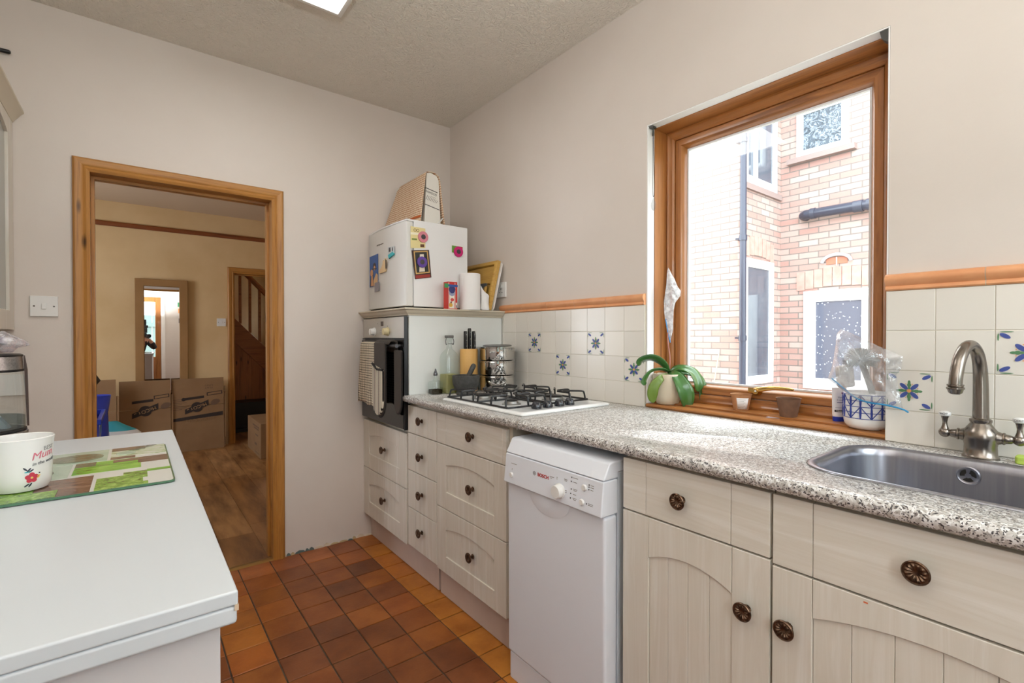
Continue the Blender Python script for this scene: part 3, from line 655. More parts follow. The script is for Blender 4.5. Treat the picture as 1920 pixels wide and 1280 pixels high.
worktop('worktop', 1.3215, 2.2355, [(1.16, 1.42), (1.57, 1.42), (1.57, 1.92), (1.16, 1.92)], 'short speckled grey worktop under the gas hob')
worktop('worktop', -0.7, 1.3185, rrect(1.186, 1.561, -0.047, 0.459, 0.085), 'long speckled grey worktop holding the sink')
o = obj('joining_strip', G().box(1.0505, 1.672, 1.3188, 1.3212, 0.875, WT + 0.0004), M('steel_joint', (170, 160, 148), 0.4, 0.6)); tag(o, 'thin metal strip joining the two speckled worktops', 'joining strip')
# --- sink
sk = thing('sink', 'inset stainless steel sink bowl in the speckled worktop', 'sink', (1.373, 0.17, 0.72))
SB = M('sink_steel', (158, 159, 166), 0.3, 1.0, (146, 147, 156), 3, (1, 30, 1), bump=0.05, bscale=400, bdist=0.0003)
def rr3(off, z, r): return [(x, y, z) for x, y in rrect(1.172 + off, 1.575 - off, -0.062 + off, 0.473 - off, r, 8)]
g = G().loft([rr3(0.0, WT + 0.0003, 0.10), rr3(0.001, WT + 0.003, 0.10), rr3(0.006, WT + 0.0045, 0.097), rr3(0.014, WT + 0.003, 0.092), rr3(0.019, WT - 0.004, 0.088), rr3(0.022, WT - 0.02, 0.085), rr3(0.030, 0.76, 0.08), rr3(0.036, 0.742, 0.075), rr3(0.05, 0.732, 0.06), rr3(0.08, 0.728, 0.04), rr3(0.19, 0.725, 0.01)], 0, False, True)
obj('bowl', g, SB, sk, ang=60)
g = G().lathe([(0.019, -0.0005), (0.022, -0.001), (0.022, -0.0035), (0.0195, -0.0045), (0.0165, -0.003), (0.0, -0.003)], (1.549, 0.236, 0.872), 'x', 28); ovf = obj('overflow', g, SB, sk)
g = G()
for k in range(3):
    a0 = R(90 + 120 * k + 18); pts = []
    for rr_, aa in [(0.0145, a0 + t) for t in [R(84) * i / 6 for i in range(7)]] + [(0.006, a0 + R(84) - t) for t in [R(70) * i / 3 for i in range(4)]]: pts.append((0.236 - rr_ * math.cos(aa), 0.872 + rr_ * math.sin(aa)))
    g.prism(pts, 1.5448, 1.5475)
obj('overflow_hole', g, DARKGAP, ovf)
g = G().lathe([(0.042, 0.0), (0.042, 0.003), (0.034, 0.004), (0.03, 0.001), (0.0, 0.001)], (1.373, 0.205, 0.7255), 'z', 28); obj('waste', g, CHROME, sk)
# --- mixer tap
tp = thing('mixer_tap', 'brushed nickel swan-neck mixer tap behind the sink', 'tap', (1.622, 0.226, WT))
g = G().lathe([(0.0345, 0.0), (0.0345, 0.004), (0.031, 0.008), (0.030, 0.03), (0.033, 0.045), (0.034, 0.055), (0.031, 0.066), (0.024, 0.076), (0.019, 0.084), (0.021, 0.089), (0.021, 0.093), (0.015, 0.097)], (1.622, 0.226, WT), 'z', 32)
for s in (-1, 1):
    g.lathe([(0.03, 0), (0.023, 0.018), (0.016, 0.030), (0.013, 0.038), (0.0145, 0.039), (0.0145, 0.042), (0.0115, 0.044), (0.0095, 0.054), (0.0075, 0.056), (0.0075, 0.058)] if s > 0 else [(0.03, 0), (0.023, -0.018), (0.016, -0.030), (0.013, -0.038), (0.0145, -0.039), (0.0145, -0.042), (0.0115, -0.044), (0.0095, -0.054), (0.0075, -0.056), (0.0075, -0.058)], (1.622, 0.226, WT + 0.052), 'y', 24)
obj('body', g, PEWTER, tp)
pts = smooth_path([(1.622, 0.226, WT + 0.09), (1.6215, 0.2265, 1.07), (1.618, 0.2275, 1.118), (1.600, 0.230, 1.158), (1.570, 0.236, 1.178), (1.535, 0.242, 1.172), (1.508, 0.247, 1.145), (1.496, 0.25, 1.11), (1.493, 0.251, 1.088)], 5)
g = G().tube(pts, [0.0155 - 0.003 * min(1, i / (len(pts) * 0.4)) for i in range(len(pts))], 18); sp_ = obj('spout', g, PEWTER, tp)
g = G().lathe([(0.0125, 0.0), (0.0155, -0.001), (0.0155, -0.004), (0.0135, -0.006), (0.0165, -0.008), (0.0165, -0.011), (0.0145, -0.013), (0.0125, -0.020), (0.008, -0.0235), (0, -0.0225)], (1.493, 0.251, 1.09), 'z', 24); obj('nozzle', g, PEWTER, sp_)
for s, wd in ((1, 'HOT'), (-1, 'COLD')):
    y = 0.226 + s * 0.066
    g = G().sphere((1.622, y, WT + 0.052), 0.0125, 18, 12, sc=(1, 1, 1.0)).lathe([(0.0085, 0.008), (0.0055, 0.018), (0.0048, 0.026), (0.0065, 0.036), (0.0085, 0.042)], (1.622, y, WT + 0.052), 'z', 18); h = obj('handle', g, PEWTER, tp)
    g = G().lathe([(0.0085, 0.0), (0.0115, 0.002), (0.0125, 0.006), (0.0115, 0.010), (0.007, 0.0125), (0, 0.013)], (1.622, y, WT + 0.093), 'z', 22); obj('ceramic_cap', g, WHITE, h)
    text('lettering', wd, 0.0075 if s > 0 else 0.0062, M('dark_print', (60, 60, 64), 0.6), h, (1.6095, y, WT + 0.0995), '-x')
o = obj('sponge', G().prism(rrect(1.600, 1.640, 0.085, 0.166, 0.008, 3), WT + 0.0006, WT + 0.018, 'z'), M('lime_sponge', (178, 204, 92), 0.9, bump=0.5, bscale=200), None, bevel=0.003, org=(1.62, 0.12, WT)); tag(o, 'lime green sponge behind the sink by the tap', 'sponge')
# --- hob
hb = thing('gas_hob', 'white four-burner gas hob with black pan supports', 'hob', (1.365, 1.667, WT))
ENAM = M('white_enamel', (232, 234, 234), 0.15)
def rh(o_, z, r): return [(x, y, z) for x, y in rrect(1.119 + o_, 1.608 - o_, 1.376 + o_, 1.962 - o_, r, 4)]
g = G().loft([rh(0.0, WT + 0.001, 0.012), rh(0.0, WT + 0.006, 0.012), rh(0.004, WT + 0.0105, 0.012), rh(0.020, WT + 0.012, 0.02), rh(0.03, WT + 0.0105, 0.02), rh(0.2, WT + 0.0105, 0.02)], 0, True, True)
g.box(1.165, 1.565, 1.425, 1.915, 0.875, WT + 0.002); obj('hotplate', g, ENAM, hb)
IRON = M('black_cast_iron', (24, 24, 26), 0.32)
ALU = M('burner_alloy', (150, 148, 144), 0.4, 0.8)
zt = WT + 0.0105
for (bx, by, br) in ((1.255, 1.825, 0.036), (1.245, 1.60, 0.028), (1.485, 1.83, 0.026), (1.485, 1.60, 0.042)):
    g = G().lathe([(br + 0.012, 0), (br + 0.012, 0.003), (br + 0.002, 0.005), (br, 0.014), (0, 0.014)], (bx, by, zt), 'z', 30); b = obj('burner', g, ALU, hb)
    g = G().lathe([(br - 0.004, 0.015), (br - 0.002, 0.018), (br - 0.006, 0.021), (0, 0.022)], (bx, by, zt), 'z', 30); obj('burner_cap', g, IRON, b)
def pansup(x0, x1, y0, y1, bs):
    g = G(); r = 0.0042; zl, zh = zt + 0.005, zt + 0.040
    g.tube([(x0, y0, zl), (x1, y0, zl), (x1, y1, zl), (x0, y1, zl)], r, 8, closed=True)
    ym = (y0 + y1) / 2; xm = (x0 + x1) / 2
    for yy0, yy1 in ((y0, ym - 0.004), (ym + 0.004, y1)):
        for xx in (x0 + 0.002, x1 - 0.002): pass
        c = (yy0 + yy1) / 2; m = 0.035
        for xx in (xm,):
            g.tube(smooth_path([(xx, yy0, zl), (xx, yy0 + 0.004, zh - 0.008), (xx, yy0 + 0.014, zh), (xx, c - 0.03, zh)], 4), r, 8)
            g.tube(smooth_path([(xx, yy1, zl), (xx, yy1 - 0.004, zh - 0.008), (xx, yy1 - 0.014, zh), (xx, c + 0.03, zh)], 4), r, 8)
        g.tube(smooth_path([(x0, c, zl), (x0 + 0.004, c, zh - 0.008), (x0 + 0.014, c, zh), (xm - 0.03, c, zh)], 4), r, 8)
        g.tube(smooth_path([(x1, c, zl), (x1 - 0.004, c, zh - 0.008), (x1 - 0.014, c, zh), (xm + 0.03, c, zh)], 4), r, 8)
        for sx, xa in ((1, x0), (-1, x1)):
            g.tube(smooth_path([(xa, yy0 + 0.012, zl), (xa + sx * 0.004, yy0 + 0.016, zh - 0.008), (xa + sx * 0.014, yy0 + 0.024, zh), (xm - sx * 0.035, c - 0.028, zh)], 4), r * 0.95, 8)
            g.tube(smooth_path([(xa, yy1 - 0.012, zl), (xa + sx * 0.004, yy1 - 0.016, zh - 0.008), (xa + sx * 0.014, yy1 - 0.024, zh), (xm - sx * 0.035, c + 0.028, zh)], 4), r * 0.95, 8)
    g.tube([(x0, ym, zl), (x1, ym, zl)], r, 8)
    return obj('pan_support', g, IRON, hb)
pansup(1.142, 1.352, 1.492, 1.945, 0)
pansup(1.378, 1.588, 1.492, 1.945, 0)
for kx in (1.243, 1.302, 1.366, 1.424):
    g = G().lathe([(0.0205, 0.0), (0.0205, 0.006), (0.019, 0.013), (0.017, 0.021), (0.0145, 0.0235), (0, 0.0245)], (kx, 1.437, zt + 0.001), 'z', 28); g.box(kx - 0.003, kx + 0.003, 1.42, 1.454, zt + 0.022, zt + 0.0275); obj('knob', g, M('hob_knob_black', (28, 31, 38), 0.16, spec=0.7), hb, bevel=0.001)
# --- dishwasher
dw = thing('dishwasher', 'narrow white freestanding dishwasher under the long worktop', 'dishwasher', (1.32, 1.12, 0.0))
DWM = M('dishwasher_white', (226, 231, 240), 0.36); DWB = M('dishwasher_side', (210, 216, 224), 0.4)
y0, y1 = 0.898, 1.345
g = G().box(1.088, 1.62, y0 + 0.004, y1 - 0.004, 0.012, 0.812); obj('body', g, DWB, dw, bevel=0.003)
g = G().prism([(1.022, 0.797), (1.048, 0.842), (1.06, 0.846), (1.62, 0.846), (1.62, 0.813), (1.085, 0.813), (1.085, 0.797)], y0, y1, 'y'); obj('lid', g, DWM, dw, bevel=0.004, seg=3)
g = G().prism([(1.030, 0.100), (1.028, 0.693), (1.083, 0.693), (1.083, 0.100)], y0 + 0.001, y1 - 0.001, 'y')
door_o = obj('door', g, DWM, dw, bevel=0.009, seg=4)
# scooped grip: crescent hollow under the panel
g = G(); rings = []
for k in range(0, 9):
    t = k / 8; rings.append([(1.0275 - 0.0035 * math.sin(t * math.pi) - 0.0006, 1.13 + (0.095 - 0.085 * t) * math.cos(a), 0.692 - (0.060 - 0.052 * t) * math.sin(a)) for a in [math.pi * i / 24 for i in range(25)]])
g.loft(rings, 0, closed=False); obj('grip_recess', g, DWM, door_o)
g = G().prism([(1.012, 0.696), (1.022, 0.795), (1.083, 0.795), (1.083, 0.696)], y0, y1, 'y'); pn = obj('control_panel', g, DWM, dw, bevel=0.004, seg=3)
def px_(z): return 1.022 - (0.795 - z) * 0.1 - 0.0002
PR = M('grey_print', (120, 112, 104), 0.6); DK = M('dark_print', (60, 60, 64), 0.6)
g = G().lathe([(0.023, 0.0), (0.023, -0.004), (0.0205, -0.006), (0.0195, -0.020), (0.018, -0.022), (0, -0.022)], (px_(0.731) + 0.001, 1.066, 0.731), 'x', 32); obj('dial', g, PLAST, pn)
for (y, z, r) in ((0.967, 0.765, 0.0095), (0.973, 0.722, 0.0095)):
    g = G().lathe([(r, 0.0), (r, -0.003), (r * 0.8, -0.006), (0, -0.006)], (px_(z) + 0.0005, y, z), 'x', 22); obj('button', g, PLAST, pn)
g = G().lathe([(0.0085, 0.0), (0.0085, -0.004), (0.007, -0.006), (0, -0.006)], (px_(0.727) + 0.0005, 1.303, 0.727), 'x', 22); obj('button', g, PLAST, pn)
for (y, z) in ((1.02, 0.782), (1.021, 0.77), (1.019, 0.748), (1.02, 0.735), (1.02, 0.722), (0.95, 0.776), (0.95, 0.770), (0.95, 0.763), (0.955, 0.722)): obj('indicator', G().box(px_(z) - 0.0004, px_(z) + 0.0003, y - 0.0018, y + 0.0018, z - 0.0018, z + 0.0018), DK, pn)
for (y, z, w) in ((1.005, 0.782, 0.02), (1.006, 0.77, 0.016), (1.003, 0.750, 0.016), (1.003, 0.746, 0.012), (1.004, 0.735, 0.012), (1.003, 0.724, 0.016), (1.003, 0.720, 0.012), (0.938, 0.776, 0.012), (0.938, 0.770, 0.012), (0.938, 0.763, 0.010), (0.94, 0.724, 0.018), (0.94, 0.720, 0.018), (1.044, 0.77, 0.014), (1.044, 0.766, 0.01), (1.082, 0.768, 0.004), (1.082, 0.763, 0.004), (1.042, 0.738, 0.01), (1.042, 0.733, 0.01), (1.105, 0.764, 0.02), (1.108, 0.76, 0.008), (1.295, 0.765, 0.03), (1.303, 0.748, 0.003), (1.303, 0.744, 0.003)):
    obj('printed_mark', G().box(px_(z) - 0.0003, px_(z) + 0.0003, y - w / 2, y + w / 2, z - 0.0007, z + 0.0007), PR, pn)
text('brand_lettering', 'BOSCH', 0.0155, M('brand_red', (186, 40, 44), 0.5), pn, (px_(0.755) - 0.0004, 1.145, 0.757), '-x', 0.0, 1.05, bold=0.0004)
g = G(); cy, cz = 1.187, 0.7575; xx = px_(0.7575) - 0.0004
g.tube([(xx, cy + 0.0062 * math.cos(2 * math.pi * k / 20), cz + 0.0062 * math.sin(2 * math.pi * k / 20)) for k in range(20)], 0.0006, 6, closed=True)
g.box(xx - 0.0003, xx + 0.0003, cy - 0.003, cy - 0.0018, cz - 0.0045, cz + 0.0045).box(xx - 0.0003, xx + 0.0003, cy + 0.0018, cy + 0.003, cz - 0.0045, cz + 0.0045).box(xx - 0.0003, xx + 0.0003, cy - 0.002, cy + 0.002, cz - 0.0006, cz + 0.0006)
obj('brand_emblem', g, M('emblem_grey', (130, 130, 134), 0.4), pn)
g = G().box(1.038, 1.052, y0 + 0.003, y1 - 0.003, 0.0, 0.094).box(1.052, 1.088, y0 + 0.03, y1 - 0.03, 0.0, 0.094); obj('kick_panel', g, DWM, dw, bevel=0.004)
# ================================================================== ON THE OVEN CABINET
LZ = 1.3432
fr = thing('fridge', 'small white table-top fridge covered with magnets on the oven cabinet', 'fridge', (1.29, 2.56, LZ))
FW = M('fridge_white', (226, 227, 228), 0.38); FD = M('fridge_door_white', (214, 213, 210), 0.4)
g = G().box(1.148, 1.478, 2.30, 2.815, LZ + 0.012, 1.800); obj('body', g, FW, fr, bevel=0.004)
g = G().prism([(1.108, 2.302), (1.143, 2.302), (1.143, 2.822), (1.116, 2.822), (1.104, 2.80), (1.096, 2.68), (1.094, 2.56), (1.096, 2.43), (1.100, 2.33)], LZ + 0.014, 1.795, 'z'); fdo = obj('door', g, FD, fr, bevel=0.004, seg=3)
g = G().prism([(1.106, 2.301), (1.478, 2.301), (1.478, 2.818), (1.112, 2.822), (1.098, 2.70), (1.092, 2.56), (1.096, 2.43)], 1.7955, 1.806, 'z'); obj('top', g, FW, fr, bevel=0.003)
g = G().box(1.143, 1.149, 2.306, 2.80, LZ + 0.02, 1.79); obj('door_seal', g, M('seal_grey', (170, 170, 170), 0.8), fdo)
g = G().box(1.12, 1.47, 2.31, 2.81, LZ + 0.0005, LZ + 0.014); obj('base', g, DARKGAP, fr)
g = G()
for k in range(9): g.box(1.0938, 1.0948, 2.65 - k * 0.0105, 2.657 - k * 0.0105, 1.712 + (k % 3) * 0.001, 1.719)
obj('brand_lettering', g, PR, fdo)
def decal(name, label, cat, pts, x0, x1, mats, extra=None, axis='x', group=None, org=None):
    g = G().prism(pts, x0, x1, axis)
    if extra:
        for (pp, a, b, mi) in extra: g.prism(pp, a, b, axis, mi)
    o = obj(name, g, mats, None, org=org or g.v[0]); return tag(o, label, cat, group)
def disc(cu, cv, r, n=24, s=1.0): return [(cu + r * math.cos(2 * math.pi * k / n) * s, cv + r * math.sin(2 * math.pi * k / n)) for k in range(n)]
C = lambda n, c, r=0.5: M(n, c, r)
GM = 'magnets and cards on the fridge'
# on the door (faces -x): coordinates (y, z)
decal('postcard', 'tall postcard of sunlit figures under deep blue sky on fridge door', 'postcard', [(2.636, 1.49), (2.758, 1.486), (2.758, 1.664), (2.636, 1.668)], 1.0912, 1.0928, [C('sky_card', (52, 92, 158)), C('dark_fig', (52, 44, 46)), C('skin_fig', (206, 150, 104)), C('sand_fig', (214, 176, 126))],
      [([(2.638, 1.492), (2.70, 1.49), (2.70, 1.52), (2.66, 1.56), (2.638, 1.55)], 1.0909, 1.0915, 3), ([(2.70, 1.49), (2.75, 1.489), (2.745, 1.53), (2.72, 1.575), (2.70, 1.57)], 1.0908, 1.0915, 1), (disc(2.685, 1.60, 0.022), 1.0906, 1.0915, 1), (disc(2.683, 1.592, 0.013), 1.0904, 1.0915, 2), (disc(2.725, 1.567, 0.020), 1.0905, 1.0915, 2), ([(2.655, 1.582), (2.72, 1.586), (2.72, 1.592), (2.655, 1.589)], 1.0903, 1.0915, 1), ([(2.705, 1.492), (2.735, 1.49), (2.73, 1.545), (2.71, 1.55)], 1.0903, 1.0915, 2)])
decal('magnet', 'plain grey square magnet overlapping the beach postcard corner', 'magnet', [(2.614, 1.456), (2.676, 1.453), (2.676, 1.505), (2.614, 1.508)], 1.0875, 1.0900, [C('grey_magnet', (138, 132, 138))])
decal('magnet', 'cream terrier-shaped magnet on the fridge door', 'magnet', [(2.52, 1.555), (2.60, 1.552), (2.61, 1.565), (2.575, 1.582), (2.56, 1.60), (2.553, 1.62), (2.54, 1.612), (2.525, 1.628), (2.51, 1.61), (2.515, 1.58)], 1.086, 1.0925, [C('cream_magnet', (226, 196, 150)), C('dark_fig', (52, 44, 46))], [([(2.508, 1.57), (2.518, 1.57), (2.520, 1.622), (2.508, 1.615)], 1.0855, 1.088, 1)])
decal('magnet', 'clear and turquoise resort magnet near the fridge hinge', 'magnet', [(2.42, 1.64), (2.488, 1.64), (2.49, 1.682), (2.42, 1.678)], 1.088, 1.094, [C('pale_magnet', (186, 192, 194)), C('teal_magnet', (40, 170, 180)), C('dark_fig', (52, 44, 46))],
      [([(2.415, 1.635), (2.48, 1.620), (2.49, 1.64), (2.425, 1.652)], 1.0875, 1.0935, 1), ([(2.425, 1.655), (2.437, 1.655), (2.435, 1.675), (2.427, 1.672)], 1.0873, 1.0888, 2), ([(2.455, 1.655), (2.478, 1.655), (2.476, 1.676), (2.458, 1.678)], 1.0873, 1.0888, 2)])
# on the side (faces -y): coordinates (x, z)
YS = 2.2985
def fs(px, pz): return (1.106 + (px - 762) * 0.00325, 1.7945 - (pz - 413 - (px - 762) * 0.165) * 0.00285)
decal('leaflet', 'pale yellow leaflet under the pink ring magnet on fridge side', 'leaflet', [fs(769, 463), fs(795, 464), fs(795, 428), fs(769, 423)], YS, YS + 0.0012, [C('yellow_leaflet', (222, 208, 150)), C('brown_print', (96, 60, 30)), C('green_print', (110, 130, 50)), C('pale_band', (236, 230, 206))],
      [([fs(769, 438), fs(795, 441), fs(795, 437), fs(769, 434)], YS - 0.0003, YS, 3), ([fs(771, 448), fs(780, 449), fs(780, 446), fs(771, 445)], YS - 0.0004, YS, 2), (disc(*fs(776.5, 430.5), 0.008, 14), YS - 0.0004, YS, 1), (disc(*fs(781.5, 431.5), 0.008, 14), YS - 0.0004, YS, 1), (disc(*fs(776.5, 430.5), 0.0055, 14), YS - 0.0006, YS, 0), (disc(*fs(781.5, 431.5), 0.0055, 14), YS - 0.0006, YS, 0), ([fs(786, 462), fs(793, 462.5), fs(793, 457), fs(786, 456.5)], YS - 0.0004, YS, 1)], 'y')
def ringmag(px, pz, col, col2, label, n):
    u, v = fs(px, pz)
    decal('ring_magnet', label, 'magnet', disc(u, v, 0.029), YS - 0.006, YS - 0.0012, [C(n, col, 0.4), C('magnet_core', col2, 0.5)], [(disc(u, v, 0.013), YS - 0.0075, YS - 0.005, 1), (disc(u, v, 0.024), YS - 0.0068, YS - 0.005, 0)], 'y')
ringmag(790.5, 443.5, (208, 128, 142), (66, 58, 60), 'pale pink ring magnet with dark centre on fridge side', 'pink_ring')
decal('postcard', 'dark framed picture postcard with red foot under the purple magnet', 'postcard', [fs(776.5, 520), fs(806, 519), fs(801.5, 467.5), fs(770.5, 467)], YS, YS + 0.0012, [C('dark_card', (62, 34, 26)), C('gold_card', (202, 162, 96)), C('black_card', (38, 38, 34)), C('white_fig', (220, 208, 190)), C('red_card', (150, 44, 34))],
      [([fs(778, 511), fs(803, 510), fs(799, 469), fs(774, 469)], YS - 0.0003, YS, 1), ([fs(779.5, 508.5), fs(801, 508), fs(797.5, 471), fs(776, 471)], YS - 0.0005, YS, 2), ([fs(784, 507), fs(794, 507), fs(792, 475), fs(785, 475)], YS - 0.0007, YS, 3), ([fs(778, 519), fs(804, 518), fs(803, 512.5), fs(777, 513)], YS - 0.0004, YS, 4)], 'y')
ringmag(788.5, 489.5, (92, 58, 150), (70, 66, 66), 'deep purple ring magnet holding the dark postcard', 'purple_ring')
decal('card', 'small green and red card under the magenta magnet', 'card', [fs(845, 474), fs(866, 478), fs(866, 464.5), fs(845, 460.5)], YS, YS + 0.0012, [C('green_card', (96, 146, 52)), C('red_card2', (190, 60, 66))], [([fs(860, 476), fs(866, 478), fs(866, 465), fs(860, 463.5)], YS - 0.0003, YS, 1)], 'y')
ringmag(857, 473.5, (196, 20, 110), (74, 62, 58), 'bright magenta ring magnet at the right of fridge side', 'magenta_ring')
# --- appliance carton draped with a checked cloth on top of the fridge
FT = 1.8065
kb = thing('appliance_box', 'tall white appliance carton standing under the orange checked cloth', 'box', (1.32, 2.6, FT))
g = G().loft([[(1.262, y, FT + 0.0005), (1.365, y, FT + 0.0005), (1.352, y, 2.07), (1.338, y, 2.096), (1.30, y, 2.106), (1.276, y, 2.102)] for y in (2.40, 2.79)], 0, True, True); obj('carton', g, M('carton_white', (222, 220, 212), 0.5), kb, bevel=0.003)
g = G().prism([(1.266, 2.016), (1.343, 2.000), (1.343, 2.004), (1.266, 2.020)], 2.3988, 2.3995, 'y').prism([(1.263, 1.925), (1.356, 1.906), (1.356, 1.9095), (1.263, 1.929)], 2.3988, 2.3995, 'y')
for k in range(8): g.prism([(1.27 + k * 0.009, 1.954 - k * 0.0017), (1.272 + k * 0.009, 1.954 - k * 0.0017), (1.282 + k * 0.009, 1.978 - k * 0.003), (1.280 + k * 0.009, 1.978 - k * 0.003)], 2.3988, 2.3995, 'y')
g.prism([(1.30, 1.975), (1.33, 1.969), (1.33, 1.970), (1.30, 1.976)], 2.3988, 2.3995, 'y')
obj('print', g, DK, kb)
text('brand_lettering', 'KENWOOD', 0.0175, DK, kb, (1.297, 2.3992, 1.994), '-y', -0.2, 0.9)
pts = smooth_path([(1.31, 2.397, FT + 0.006), (1.325, 2.388, FT + 0.012), (1.345, 2.387, 1.835), (1.372, 2.39, 1.862)], 5)
g = G().tube(pts, 0.0028, 8); obj('cable', g, PLAST, kb)
CK = mat_check('orange_check_cloth', (226, 208, 182), (150, 86, 40), 78, 78, 0.22, ('Y', 'Z'))
g = G(); rows = []
prof = []
for k in range(40):
    t = k / 39
    if t < 0.55: s = t / 0.55; prof.append((1.238 + 0.028 * s, FT + 0.002 + (2.098 - FT) * s, 1 - s))
    elif t < 0.72: s = (t - 0.55) / 0.17; prof.append((1.266 + 0.082 * s, 2.100 + 0.012 * math.sin(s * math.pi) - 0.008 * s, 0))
    else: s = (t - 0.72) / 0.28; prof.append((1.352 + 0.034 * s, 2.09 - 0.28 * s, 0))
for (x, z, d) in prof:
    row = []
    for i in range(40):
        u = i / 39; y = 2.392 + 0.405 * u
        drop = 0.10 * max(0, (u - 0.22)) ** 1.35 * (1 if z > 1.98 else 0)
        zz = z - (z - FT) / 0.3 * 0.05 * max(0, u - 0.8) * 5 * (1 - 0.3 * math.sin(u * 30))
        row.append((x - d * 0.010 * abs(math.sin(u * 8 + 0.6)) - d * 0.035 * u + (0.02 * (u - 0.9) * 10 if (u > 0.9 and z > 2.05) else 0), y + 0.03 * d * u, zz))
    rows.append(row)
g.loft(rows, 0, closed=False)
o = obj('checked_cloth', g, CK, None, solid=0.003, org=(1.25, 2.6, FT)); tag(o, 'cream and orange checked tea towel draped over the white carton', 'tea towel')
g = G(); g.loft([[(p[0] - 0.003, p[1], p[2]) for p in rows[3]], [(p[0] - 0.003, p[1], p[2]) for p in rows[4]]], closed=False); obj('orange_band', g, M('orange_band', (176, 88, 34), 0.9), o, solid=0.001)
# --- kitchen roll, sweet carton, wooden trays
kr = thing('kitchen_roll', 'white kitchen roll with loose sheet standing on the cabinet edge', 'kitchen roll', (1.458, 2.243, LZ))
PAPER = M('tissue_paper', (236, 236, 236), 0.95, bump=0.15, bscale=150)
g = G().lathe([(0.0, 0.0), (0.056, 0.0), (0.056, 0.196), (0.054, 0.198), (0.02, 0.198), (0.02, 0.17), (0, 0.17)], (1.458, 2.243, LZ + 0.0005), 'z', 40, cap=False); obj('roll', g, PAPER, kr)
pts = [(1.513, 2.226), (1.526, 2.212), (1.545, 2.203), (1.562, 2.206)]
rows = []
for k in range(9):
    t = k / 8; rows.append([(x, y - 0.008 * math.sin(t * 3 + i), LZ + 0.001 + (0.128 - 0.045 * (i / 3) ** 0.8 + (0.02 if i == 0 else 0)) * t) for i, (x, y) in enumerate(pts)])
g = G().loft(rows, closed=False); obj('loose_sheet', g, PAPER, kr, solid=0.0008, sub=1)
sb = thing('sweet_carton', 'small red and white cardboard carton with blue oval tied by a band', 'carton', (1.345, 2.235, LZ))
g = G().box(1.302, 1.358, 2.216, 2.262, LZ + 0.0005, LZ + 0.145); obj('carton', g, M('carton_red', (196, 44, 34), 0.45), sb)
g = G().box(1.310, 1.340, 2.2155, 2.2165, LZ + 0.004, LZ + 0.13, 0).prism(disc(1.326, LZ + 0.105, 0.02, 24), 2.2148, 2.2160, 'y', 1).prism(disc(1.326, LZ + 0.088, 0.019, 24), 2.2150, 2.2160, 'y', 2)
g.prism(disc(1.326, LZ + 0.100, 0.0165, 24), 2.2144, 2.2160, 'y', 1).prism(disc(1.318, LZ + 0.022, 0.011), 2.2150, 2.2160, 'y', 3).prism(disc(1.320, LZ + 0.036, 0.005), 2.2146, 2.216, 'y', 4).prism(disc(1.327, LZ + 0.05, 0.009, 18, 1.2), 2.2150, 2.2160, 'y', 5)
for k in range(2): g.box(1.3045 + k * 0.003, 1.3055 + k * 0.003, 2.2152, 2.2162, LZ + 0.002, LZ + 0.14, 0).box(1.3425 + k * 0.003, 1.3435 + k * 0.003, 2.2152, 2.2162, LZ + 0.002, LZ + 0.14, 0)
g.box(1.3485, 1.357, 2.2152, 2.2162, LZ + 0.006, LZ + 0.035, 0).box(1.350, 1.3555, 2.2148, 2.2158, LZ + 0.008, LZ + 0.022, 6)
obj('print', g, [C('print_white', (232, 226, 214)), C('print_navy', (44, 52, 110)), C('print_lilac', (150, 156, 186)), C('print_yellow', (214, 164, 60)), C('print_brown', (110, 62, 40)), C('print_red', (200, 70, 60)), C('print_grey', (120, 122, 128))], sb)
g = G().box(1.300, 1.360, 2.2145, 2.2155, LZ + 0.118, LZ + 0.130, 0).box(1.280, 1.303, 2.214, 2.216, LZ + 0.112, LZ + 0.134, 1); obj('rubber_band', g, [C('band_blue', (46, 84, 160)), C('band_green', (60, 150, 90))], sb)
tr = thing('wooden_tray', 'wooden tray on its edge leaning on the wall behind the kitchen roll', 'tray', (1.60, 2.4, LZ))
TW = WOOD('tray_wood', (190, 148, 70), (204, 164, 86), (170, 126, 54), 'y', 0.4)
mtx = Matrix.Translation((1.592, 2.232, LZ + 0.004)) @ Matrix.Rotation(R(13.5), 4, 'Y')
g = G(); P2 = lambda u, v, d: (d, u, v)
frame_loop(g, P2, 0.0, 0.36, 0.0, 0.29, [(0, 0), (0.0, -0.022), (0.006, -0.026), (0.022, -0.026), (0.026, -0.014), (0.03, 0)]); g.box(-0.008, 0.0, 0.004, 0.356, 0.004, 0.286); g.xf(mtx); obj('frame', g, TW, tr)
g = G().prism([(0.03, 0.26), (0.03, 0.15), (0.05, 0.155), (0.09, 0.16), (0.16, 0.15), (0.22, 0.12), (0.33, 0.12), (0.33, 0.26)], -0.018, -0.009).xf(mtx); obj('lower_board', g, TW, tr, bevel=0.002)
pb = obj('tablet', G().prism(rrect(0.05, 0.17, 0.03, 0.155, 0.008, 3), -0.035, -0.027).xf(mtx), M('slate_grey_plastic', (76, 80, 84), 0.35), None, bevel=0.001, org=(1.6, 2.3, LZ)); tag(pb, 'dark grey slab standing in the wooden tray', 'slab')
o = obj('wooden_spatula', G().prism([(0.026, 0.002), (0.042, 0.002), (0.046, 0.125), (0.028, 0.13)], -0.05, -0.038).xf(mtx), TW, None, bevel=0.002, org=(1.6, 2.25, LZ)); tag(o, 'small flat wooden stick propped in the tray', 'spatula')
o = obj('white_tray', G().prism(rrect(-0.012, 0.345, -0.002, 0.285, 0.02, 4), 0.004, 0.010).xf(mtx), WHITE, None, org=(1.62, 2.4, LZ)); tag(o, 'thin white tray standing between wooden tray and wall', 'tray')
